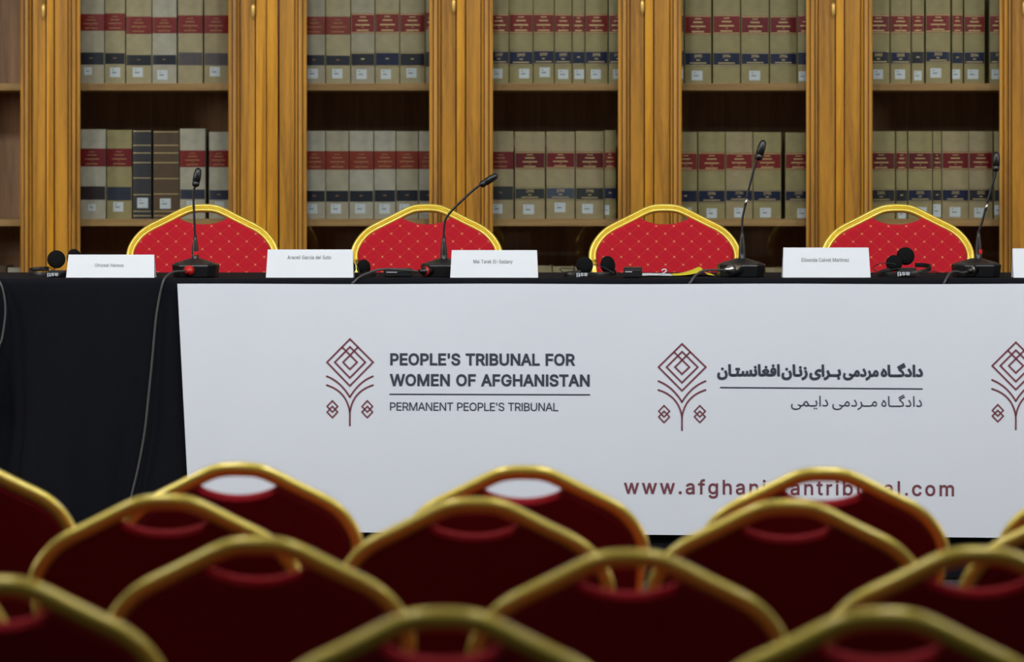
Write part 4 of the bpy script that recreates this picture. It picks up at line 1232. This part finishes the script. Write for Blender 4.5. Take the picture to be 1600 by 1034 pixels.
card(105, 243, 397.5, 'Ghizaal Haress', 171.5, 417, 5.2, 45, 10.56, -0.03, 'white folded name card beside the headphones at the left end')
card(416.5, 553, 389.5, 'Araceli García del Soto', 483.5, 405, 5.6, 68, 10.56, -0.02, 'white folded name card between the first and second red chairs')
card(704, 841, 390.5, 'Mai Tarek El-Sadany', 770.5, 411.5, 5.6, 61, 10.56, -0.03, 'white folded name card right of the leaning microphone')
card(1222, 1359, 386.5, 'Elisenda Calvet Martínez', 1289, 409, 5.8, 74, 10.575, 0.01, 'white folded name card left of the tangled headphones on the right')
card(1582, 1715, 388, ' ', 1650, 409, 5, 10, 10.56, 0.0, 'white folded name card cut off by the right edge') if False else None
# the card at the right edge shows no writing
_k = 10.56 / FPX


def blank_card():
    xm, d = 1650, 10.56
    root = thing('name_card', 'white folded name card cut off by the right edge', 'name card', (W(xm, 0, d).x, d, TS), 0.0, 'white name cards on the table')
    w, hgt, lean = 136 * _k, W(0, 388, d).z - TS, 0.024
    b = MB()
    for s in (-1, 1):
        b.add([(-w / 2, s * lean, 0), (w / 2, s * lean, 0), (w / 2, 0, hgt), (-w / 2, 0, hgt),
               (-w / 2, s * (lean - .0012), 0), (w / 2, s * (lean - .0012), 0), (w / 2, 0, hgt - .001), (-w / 2, 0, hgt - .001)],
              [[0, 1, 2, 3], [4, 5, 6, 7], [0, 1, 5, 4], [1, 2, 6, 5], [0, 3, 7, 4], [2, 3, 7, 6]])
    b.build('folded_card', M['paper'], root)


blank_card()

# ------------------------------------------------------------------ microphones


def microphone(cx, hw_px, stem, head, label, d=10.68, rings=(), conn=None, neck_top=366, rz=0.0, red=None):
    """stem: photograph points from the base up to the head; head: (start, end, radius px)"""
    k = d / FPX
    R = Vector((W(cx, 0, d).x, d, TS))
    root = thing('gooseneck_microphone', label, 'microphone', R, 0.0, 'gooseneck microphones on the table')

    def Lp(px, py, dd=0.0):
        return W(px, py, d + dd) - R
    hw = hw_px * k
    # base: octagonal wedge, sloping up to a flat top
    b = MB()
    plan0 = [(-hw, 0.02), (-hw * 0.93, -0.035), (-hw * 0.60, -0.058), (hw * 0.60, -0.058), (hw * 0.93, -0.035), (hw, 0.02), (hw * 0.8, 0.06), (-hw * 0.8, 0.06)]
    zs = [0.0, 0.001, 0.029, 0.031]
    sc_ = [0.94, 0.95, 1.0, 0.985]
    vs = []
    for z, s in zip(zs, sc_):
        for i, (x, y) in enumerate(plan0):
            zz = z
            if z > 0.02 and 2 <= i <= 3:
                zz -= 0.002
            vs.append((x * s, y * s, zz))
    fs = [[a * 8 + i, a * 8 + (i + 1) % 8, (a + 1) * 8 + (i + 1) % 8, (a + 1) * 8 + i] for a in range(3) for i in range(8)] + [list(range(8))]
    b.add(vs, fs)
    b.add([vs[24 + i] for i in range(8)] + [(x * 0.30, y * 0.30, 0.0445) for x, y in plan0],
          [[i, (i + 1) % 8, 8 + (i + 1) % 8, 8 + i] for i in range(8)] + [list(range(8, 16))], 0)
    b.build('base', M['plastic'], root)
    b = MB()
    tp = [(-hw * 0.80, -0.038), (-hw * 0.52, -0.052), (hw * 0.52, -0.052), (hw * 0.80, -0.038), (hw * 0.22, 0.0), (-hw * 0.22, 0.0)]
    zt = [0.0352, 0.0318, 0.0318, 0.0352, 0.0462, 0.0462]
    v2 = [(x, y, z) for (x, y), z in zip(tp, zt)]
    b.add(v2 + [(x, y, z - 0.004) for x, y, z in v2],
          [[0, 1, 2, 3, 4, 5], [6, 7, 8, 9, 10, 11]] + [[i, (i + 1) % 6, 6 + (i + 1) % 6, 6 + i] for i in range(6)])
    b.build('top_plate', M['plastic_top'], root)
    # neck socket and tapered lower stem
    s0 = stem[0]
    p0 = Lp(s0[0], 408)
    p1 = Lp(stem[1][0], neck_top)
    ax = (p1 - p0)
    ln = ax.length
    b = MB()
    b.lathe(p0 - ax.normalized() * 0.005, ax, [(0, 0.0095), (0.006, 0.0095), (0.0062, 0.0088), (ln * 0.35, 0.0088), (ln * 0.62, 0.0076), (ln * 0.85, 0.0052), (ln + 0.004, 0.0034)], seg=18)
    b.build('stem_grip', M['plastic'], root)
    b = MB()
    b.lathe(p0 + ax.normalized() * 0.002, ax, [(0, 0.0098), (0.002, 0.0098)], seg=18)
    b.build('metal_ring', M['metal'], root)
    if red:
        b = MB()
        q0 = Lp(red[0], red[1], -0.0092)
        b.box((q0.x, q0.y - 0.0006, q0.z - (red[3] - red[1]) * k), (q0.x + (red[2] - red[0]) * k, q0.y + 0.003, q0.z))
        b.build('red_label', M['red_plastic'], root)
    path = smooth_path([Lp(*p) for p in stem[1:]], 6)
    b = MB()
    b.tube(path, 0.0030, seg=10)
    b.build('gooseneck', M['plastic'], root)
    for r0, r1 in rings:
        b = MB()
        b.tube([Lp(*r0), Lp(*r1)], 0.0036, seg=10)
        b.build('joint_sleeve', M['metal'], root)
    h0, h1, hr = Lp(*head[0]), Lp(*head[1]), head[2] * k
    ln = (h1 - h0).length
    b = MB()
    b.lathe(h0, h1 - h0, [(0, 0.0035), (ln * 0.03, hr * 0.70), (ln * 0.10, hr * 0.92), (ln * 0.22, hr * 0.98), (ln * 0.25, hr * 0.84), (ln * 0.28, hr * 0.84), (ln * 0.31, hr * 1.0),
                          (ln * 0.62, hr * 1.0), (ln * 0.85, hr * 0.86), (ln * 0.95, hr * 0.60), (ln, hr * 0.15)], seg=20)
    b.build('microphone_head', M['plastic'], root)
    return root


microphone(305, 37, [(305, 408), (305, 372), (304.5, 364), (303.5, 340), (302.5, 315), (302.5, 300), (304.5, 291), (306, 287)],
           ((305, 292), (310.5, 262), 6.2), 'straight black gooseneck microphone in front of the first red chair', red=(302.5, 392.5, 310, 398.5), d=10.67)
microphone(694, 37, [(693.5, 408), (693.5, 372), (693.5, 364), (694, 352), (697, 341), (706, 329), (720, 315), (736, 300), (750, 289), (752, 287)],
           ((750, 290), (778, 272.5), 5.6), 'black gooseneck microphone leaning right in front of the second red chair', d=10.67, neck_top=368)
microphone(1158.5, 38, [(1159.5, 406), (1159.5, 366), (1159.5, 358), (1160, 342), (1163, 327), (1170, 295), (1178, 265), (1183, 248), (1184, 246)],
           ((1184, 250), (1193.5, 218.5), 6.4), 'tall black gooseneck microphone right of the third red chair', d=10.68, neck_top=360,
           rings=(((1164.2, 321), (1167, 310.5)),))
microphone(1526, 38.5, [(1528.5, 406), (1529, 366), (1530, 360), (1535, 345), (1541, 322), (1548, 297), (1554, 277), (1556, 266), (1556, 264)],
           ((1556, 268), (1557, 237), 5.8), 'black gooseneck microphone beside the fourth red chair at the right', d=10.68, neck_top=360,
           rings=(((1539.6, 329), (1542.5, 318)),), red=(1529.5, 389.5, 1534.5, 396.5))


def cable(name, pts, r, m, label, cat='cable', conn=None, group=None):
    """pts: (px, py, d)"""
    P_ = [W(*p) for p in pts]
    root = thing(name, label, cat, P_[0], 0.0, group)
    b = MB()
    path = smooth_path([p - P_[0] for p in P_], 7)
    b.tube(path, r, seg=8)
    b.build('cord', m, root)
    if conn:
        cm, ring, a, c, rad = conn
        A, C = W(*a) - P_[0], W(*c) - P_[0]
        ln = (C - A).length
        b = MB()
        b.lathe(A, C - A, [(0, rad * 0.45), (ln * 0.2, rad * 0.5), (ln * 0.3, rad * 0.9), (ln * 0.5, rad), (ln, rad)], seg=16)
        plug = b.build('plug', cm, root)
        if ring:
            b = MB()
            b.lathe(A + (C - A) * 0.38, C - A, [(0, rad * 1.06), (ln * 0.16, rad * 1.06)], seg=16)
            b.build('plug_ring', ring, plug)
    return root


GC = 'microphone cables hanging over the table edge'
FT = TF - 0.008
cable('microphone_cable', [(291, 423.5, 10.60), (282, 423.8, 10.575), (271, 425, 10.545), (262, 430, 10.515), (255, 440, FT), (249, 465, FT), (243.5, 500, FT), (238, 560, FT), (232, 620, FT),
                           (226, 675, FT), (216, 730, FT), (206, 772, FT), (200, 800, FT), (192, 860, FT), (190, 895, FT)],
      0.0031, M['cable'], 'grey microphone cable hanging down the black cloth beside the banner', conn=(M['red_plastic'], None, (290, 423.5, 10.595), (299, 421.5, 10.626), 0.0130), group=GC)
cable('microphone_cable', [(652, 424.5, 10.60), (640, 422.5, 10.585), (620, 421, 10.57), (600, 420.5, 10.56), (585, 423, 10.55), (572, 428, 10.535), (560, 434, 10.505), (553, 441, TF - 0.006), (550, 447, TF - 0.006), (546, 500, TF - 0.006)],
      0.0030, M['cable'], 'grey microphone cable running left from the leaning microphone', conn=(M['plastic'], M['red_plastic'], (655, 424, 10.60), (677, 423, 10.625), 0.0115), group=GC)
cable('microphone_cable', [(1132, 421.5, 10.605), (1120, 422, 10.58), (1108, 422, 10.56), (1096, 424, 10.545), (1086, 431, 10.51), (1079, 441, TF - 0.006), (1077, 447, TF - 0.006), (1076, 500, TF - 0.006)],
      0.0030, M['cable'], 'grey microphone cable with silver plug beside the yellow paper', conn=(M['metal'], M['plastic_top'], (1132, 421.8, 10.60), (1156, 420.5, 10.63), 0.0130), group=GC)
cable('microphone_cable', [(1511, 424.5, 10.605), (1503, 426, 10.58), (1494, 424, 10.56), (1485, 426, 10.54), (1480, 433, 10.505), (1476, 441, TF - 0.006), (1475, 447, TF - 0.006), (1474, 500, TF - 0.006)],
      0.0028, M['cable'], 'grey microphone cable at the rightmost microphone', conn=(M['plastic'], M['metal'], (1512, 424, 10.605), (1524, 420.5, 10.63), 0.0112), group=GC)
cable('microphone_cable', [(-14, 428, 10.54), (-6, 434, 10.503), (2, 445, FT), (7, 465, FT), (8.5, 485, FT), (7, 505, FT), (3, 530, FT), (-4, 560, FT), (-12, 700, FT), (-14, 880, FT)],
      0.0028, M['cable'], 'thin grey cable hanging at the far left edge of the cloth', group=GC)

# ------------------------------------------------------------------ headphones


def band_sweep(b, pts, wid, th):
    path = smooth_path(pts, 6)
    fr = []
    for i in range(len(path)):
        t_ = (path[min(i + 1, len(path) - 1)] - path[max(i - 1, 0)]).normalized()
        up = Vector((0, 0, 1))
        side = t_.cross(up)
        side.normalize()
        fr.append((side, up))
    hw, ht = th / 2, wid / 2
    b.sweep(path, fr, [(-hw, -ht), (hw, -ht), (hw * 1.3, 0), (hw, ht), (-hw, ht), (-hw * 1.3, 0)], smooth=False)
    return path


def headphones(cups, band, wires, label, d, text=None, bandw=0.011):
    """cups: (px, py, depth offset, radius px, yaw); band: (px, py, depth offset)"""
    cx = sum(c[0] for c in cups) / len(cups)
    R = Vector((W(cx, 0, d).x, d, TS))
    k = d / FPX
    root = thing('headphones', label, 'headphones', R, 0.0, 'interpretation headphones on the table')
    for (px, py, dd, rr, yaw) in cups:
        c = W(px, py, d + dd) - R
        r = rr * k
        c.z = max(c.z, r + 0.001)
        ax = Vector((math.sin(yaw), -math.cos(yaw), 0.12))
        b = MB()
        b.lathe(c - ax.normalized() * 0.009, ax, [(0, r * 0.80), (0.003, r * 0.96), (0.008, r), (0.013, r * 0.97), (0.018, r * 0.80), (0.020, r * 0.4), (0.0205, 0.0005)], seg=26)
        cup = b.build('ear_cushion', M['foam'], root)
        b = MB()
        b.lathe(c - ax.normalized() * 0.016, ax, [(0, r * 0.45), (0.002, r * 0.62), (0.007, r * 0.66)], seg=20)
        b.build('ear_cup', M['plastic'], root)
    b = MB()
    path = band_sweep(b, [W(px, py, d + dd) - R for px, py, dd in band], bandw, 0.0028)
    zmin = min(p.z for p in path) - bandw / 2
    hb = b.build('headband', M['plastic'], root)
    if text:
        tx, ty, dd, tw, th = text
        vs, fs = layout('asti', -tw / 2, tw / 2, th, XH, 14, 'sx')
        b = MB()
        b.add([W(tx - x, ty + y, d + dd) - R for x, y in vs], fs)
        b.build('printed_word', M['white_print'], hb)
    for w_ in wires:
        b = MB()
        b.tube(smooth_path([W(px, py, d + dd) - R for px, py, dd in w_], 6), 0.0011, seg=6)
        b.build('wire', M['cable_black'], root)
    return root


headphones([(88, 405, 0.03, 14.3, 0.05), (116.5, 403, 0.07, 14.5, 1.1)],
           [(76, 420, 0.04), (62, 420, 0.02), (46, 422.5, -0.005), (50, 427, -0.035), (64, 428.5, -0.055), (85, 429, -0.06), (103, 428.5, -0.05), (115, 425, -0.01), (119, 420, 0.05)],
           [[(70, 417, -0.01), (66, 424, -0.03), (72, 421, -0.02), (78, 418, 0.0), (84, 424, -0.02)]],
           'black headphones lying at the left end beside a name card', 10.64, text=(82.5, 426.5, -0.064, 17, 4.4))
headphones([(568.5, 417.5, 0.02, 12.5, 0.95), (545, 420, 0.06, 12.5, 0.8)],
           [(566, 427, 0.01), (580, 428.5, 0.0), (586, 428.5, -0.02), (572, 429.5, -0.05), (556, 430, -0.045), (545, 428, 0.03)],
           [[(562, 427, -0.01), (558, 415, -0.005), (556, 408, 0.0), (559, 418, 0.01)]],
           'black headphones half hidden behind the second name card', 10.66)
headphones([(913.5, 414.5, 0.03, 13.6, 0.15), (950, 414, 0.05, 14.5, 0.9)],
           [(914, 424, 0.03), (892, 427, 0.0), (881, 428.5, -0.03), (892, 429, -0.05), (912, 429, -0.06), (935, 428.5, -0.05), (955, 427.5, -0.02), (962, 425, 0.02), (954, 423, 0.05)],
           [[(900, 420.5, 0.0), (885, 419, 0.0), (875, 419.5, -0.005), (878, 424, -0.02), (884, 428, -0.03)],
            [(924, 413.5, 0.0), (935, 414.5, -0.01), (948, 420, -0.02), (960, 427, -0.03)]],
           'black headphones with two upright foam cushions left of the third chair', 10.62, text=(909.5, 426.5, -0.064, 17, 4.6))
headphones([(1397, 411, 0.02, 13.0, -0.1), (1415, 400, 0.05, 14.2, 0.05)],
           [(1430, 414, 0.05), (1445, 414.5, 0.03), (1454, 417.5, -0.005), (1446, 423, -0.03), (1425, 427, -0.055), (1405, 428, -0.06), (1385, 428.5, -0.05), (1372, 428.5, -0.02), (1380, 424, 0.0), (1394, 421, 0.02)],
           [[(1400, 413, -0.02), (1390, 411, -0.02), (1375, 412, -0.015), (1364, 418, -0.01), (1371, 425, -0.02)],
            [(1440, 427, -0.05), (1455, 423.5, -0.05), (1464, 425, -0.045), (1464, 429.5, -0.04), (1452, 429.5, -0.04), (1430, 428.5, -0.05)],
            [(1376, 426, -0.04), (1390, 422, -0.05), (1408, 419, -0.045)]],
           'black headphones with tangled wires in front of the fourth red chair', 10.63, text=(1412, 425, -0.064, 19, 4.8))


def receiver(px, w_px, h_px, d, rz, label, lift=0.0):
    k = d / FPX
    w, h = w_px * k, h_px * k
    root = thing('pocket_receiver', label, 'receiver', (W(px, 0, d).x, d, TS), rz, 'small interpretation receivers on the table')
    b = MB()
    b.box((-w / 2, -0.02, 0), (w / 2, 0.05, h), bev=0.002)
    b.build('case', M['plastic'], root)
    b = MB()
    b.box((-w / 2 + 0.002, -0.0215, h * 0.60), (w / 2 - 0.002, -0.0195, h * 0.86))
    b.build('window_strip', M['plastic_top'], root)
    b = MB()
    b.box((-w * 0.42, -0.022, h * 0.50), (-w * 0.05, -0.0198, h * 0.58))
    b.build('printed_mark', M['white_print'], root)
    b = MB()
    b.box((-w / 2 + 0.001, -0.0205, h * 0.92), (w / 2 - 0.001, -0.006, h + 0.0006))
    b.build('metal_edge', M['metal'], root)
    return root


receiver(622, 44, 12.5, 10.68, 0.06, 'flat black receiver lying left of the leaning microphone base')
receiver(989, 29, 15.5, 10.62, -0.03, 'small boxy black receiver in front of the third red chair')
receiver(89, 27, 9.5, 10.665, 0.0, 'black receiver behind the headphones at the left end')
receiver(1416, 29, 13.5, 10.665, 0.0, 'black receiver under the tangled headphones')


def sheet_of(name, mat_, pts, label, cat, ny_=8):
    """curled sheet: pts list of (px, lift m) along x; depth from d0 to d1"""
    px_, d0, d1 = pts
    R = Vector((W(px_[0][0], 0, d0).x, d0, TS))
    b = MB()
    P_ = smooth_path([Vector(((p[0] - 800) * d0 / FPX, p[1], 0)) for p in px_], 5)
    n = len(P_)
    vs = []
    for z_ in (0.0, 0.0006):
        for j in range(ny_ + 1):
            v = j / ny_
            for p in P_:
                vs.append((p.x - R.x, (d1 - d0) * v, z_ + max(0.0004, p.y * (0.55 + 0.45 * v))))
    m_ = n * (ny_ + 1)
    fs = []
    for base in (0, m_):
        fs += [[base + j * n + i, base + j * n + i + 1, base + (j + 1) * n + i + 1, base + (j + 1) * n + i] for j in range(ny_) for i in range(n - 1)]
    for i in range(n - 1):
        fs.append([i, i + 1, m_ + i + 1, m_ + i])
        o_ = ny_ * n
        fs.append([o_ + i, o_ + i + 1, m_ + o_ + i + 1, m_ + o_ + i])
    for j in range(ny_):
        fs.append([j * n, (j + 1) * n, m_ + (j + 1) * n, m_ + j * n])
        o_ = n - 1
        fs.append([j * n + o_, (j + 1) * n + o_, m_ + (j + 1) * n + o_, m_ + j * n + o_])
    b.add(vs, fs, 0, True)
    o = b.build(name, mat_, None, R)
    return tag(o, label, cat)


sheet_of('paper_sheet', M['paper'], ([(1003, 0.002), (1015, 0.003), (1030, 0.0025), (1052, 0.0015)], 10.72, 10.93),
         'white paper sheet lying right of the boxy receiver', 'paper')
sheet_of('yellow_leaflet', M['yellow_paper'], ([(1053, 0.001), (1068, 0.003), (1084, 0.010), (1099, 0.019), (1106, 0.006), (1117, 0.001)], 10.74, 10.95),
         'curled yellow leaflet beside the third microphone base', 'leaflet')
b = MB()
R = Vector((W(1036, 0, 10.66).x, 10.66, TS))
b.tube(smooth_path([W(1029, 429, 10.66) - R, W(1036, 427, 10.66) - R, W(1041, 423.5, 10.66) - R, W(1040, 421, 10.66) - R, W(1036, 421, 10.66) - R, W(1034, 423, 10.66) - R], 5), 0.0016, seg=8)
o = b.build('lanyard_hook', M['paper'], None, R)
tag(o, 'small white curved hook on the table left of the yellow leaflet', 'hook')

# ------------------------------------------------------------------ light
world = bpy.data.worlds.new('world')
SC.world = world
world.use_nodes = True
world.node_tree.nodes['Background'].inputs[0].default_value = (0.8, 0.9, 1.0, 1)
world.node_tree.nodes['Background'].inputs[1].default_value = 0.02


def area(name, loc, size, power, col, target=None, spread=180):
    l = bpy.data.lights.new(name, 'AREA')
    l.shape = 'RECTANGLE'
    l.size, l.size_y = size
    l.energy = power
    l.color = col
    l.spread = math.radians(spread)
    o = bpy.data.objects.new(name, l)
    o.location = loc
    if target:
        o.rotation_euler = (Vector(target) - Vector(loc)).to_track_quat('-Z', 'Y').to_euler()
    COL.objects.link(o)
    return o


COOL = (0.90, 0.96, 1.0)
for x in (-2.6, -0.9, 0.9, 2.6):
    area('ceiling_lamp_stage', (x, 7.9, 3.8), (0.6, 0.6), 76, COOL, (x * 0.8, 11.6, 0.9))
    area('ceiling_lamp_audience', (x, 6.2, 3.8), (0.5, 0.5), 16, COOL)
    area('ceiling_lamp_hall', (x, 2.4, 3.8), (0.6, 0.6), 9, COOL)

area('wall_lamp_left', (-4.85, 8.7, 2.3), (1.0, 1.0), 110, (1.0, 0.93, 0.86), (-0.6, 12.8, 1.6))
area('fill_light_right', (4.85, 8.7, 2.3), (1.0, 1.0), 70, (1.0, 0.93, 0.86), (0.8, 12.8, 1.6))  # added fill light to brighten the shelf interiors, not a known fixture

SC.view_settings.view_transform = 'Standard'
SC.view_settings.look = 'None'
SC.view_settings.gamma = 1.0
SC.view_settings.exposure = -0.17
SC.view_settings.use_curve_mapping = False
SC.cycles.max_bounces = 6
SC.cycles.transparent_max_bounces = 12
SC.cycles.use_denoising = True
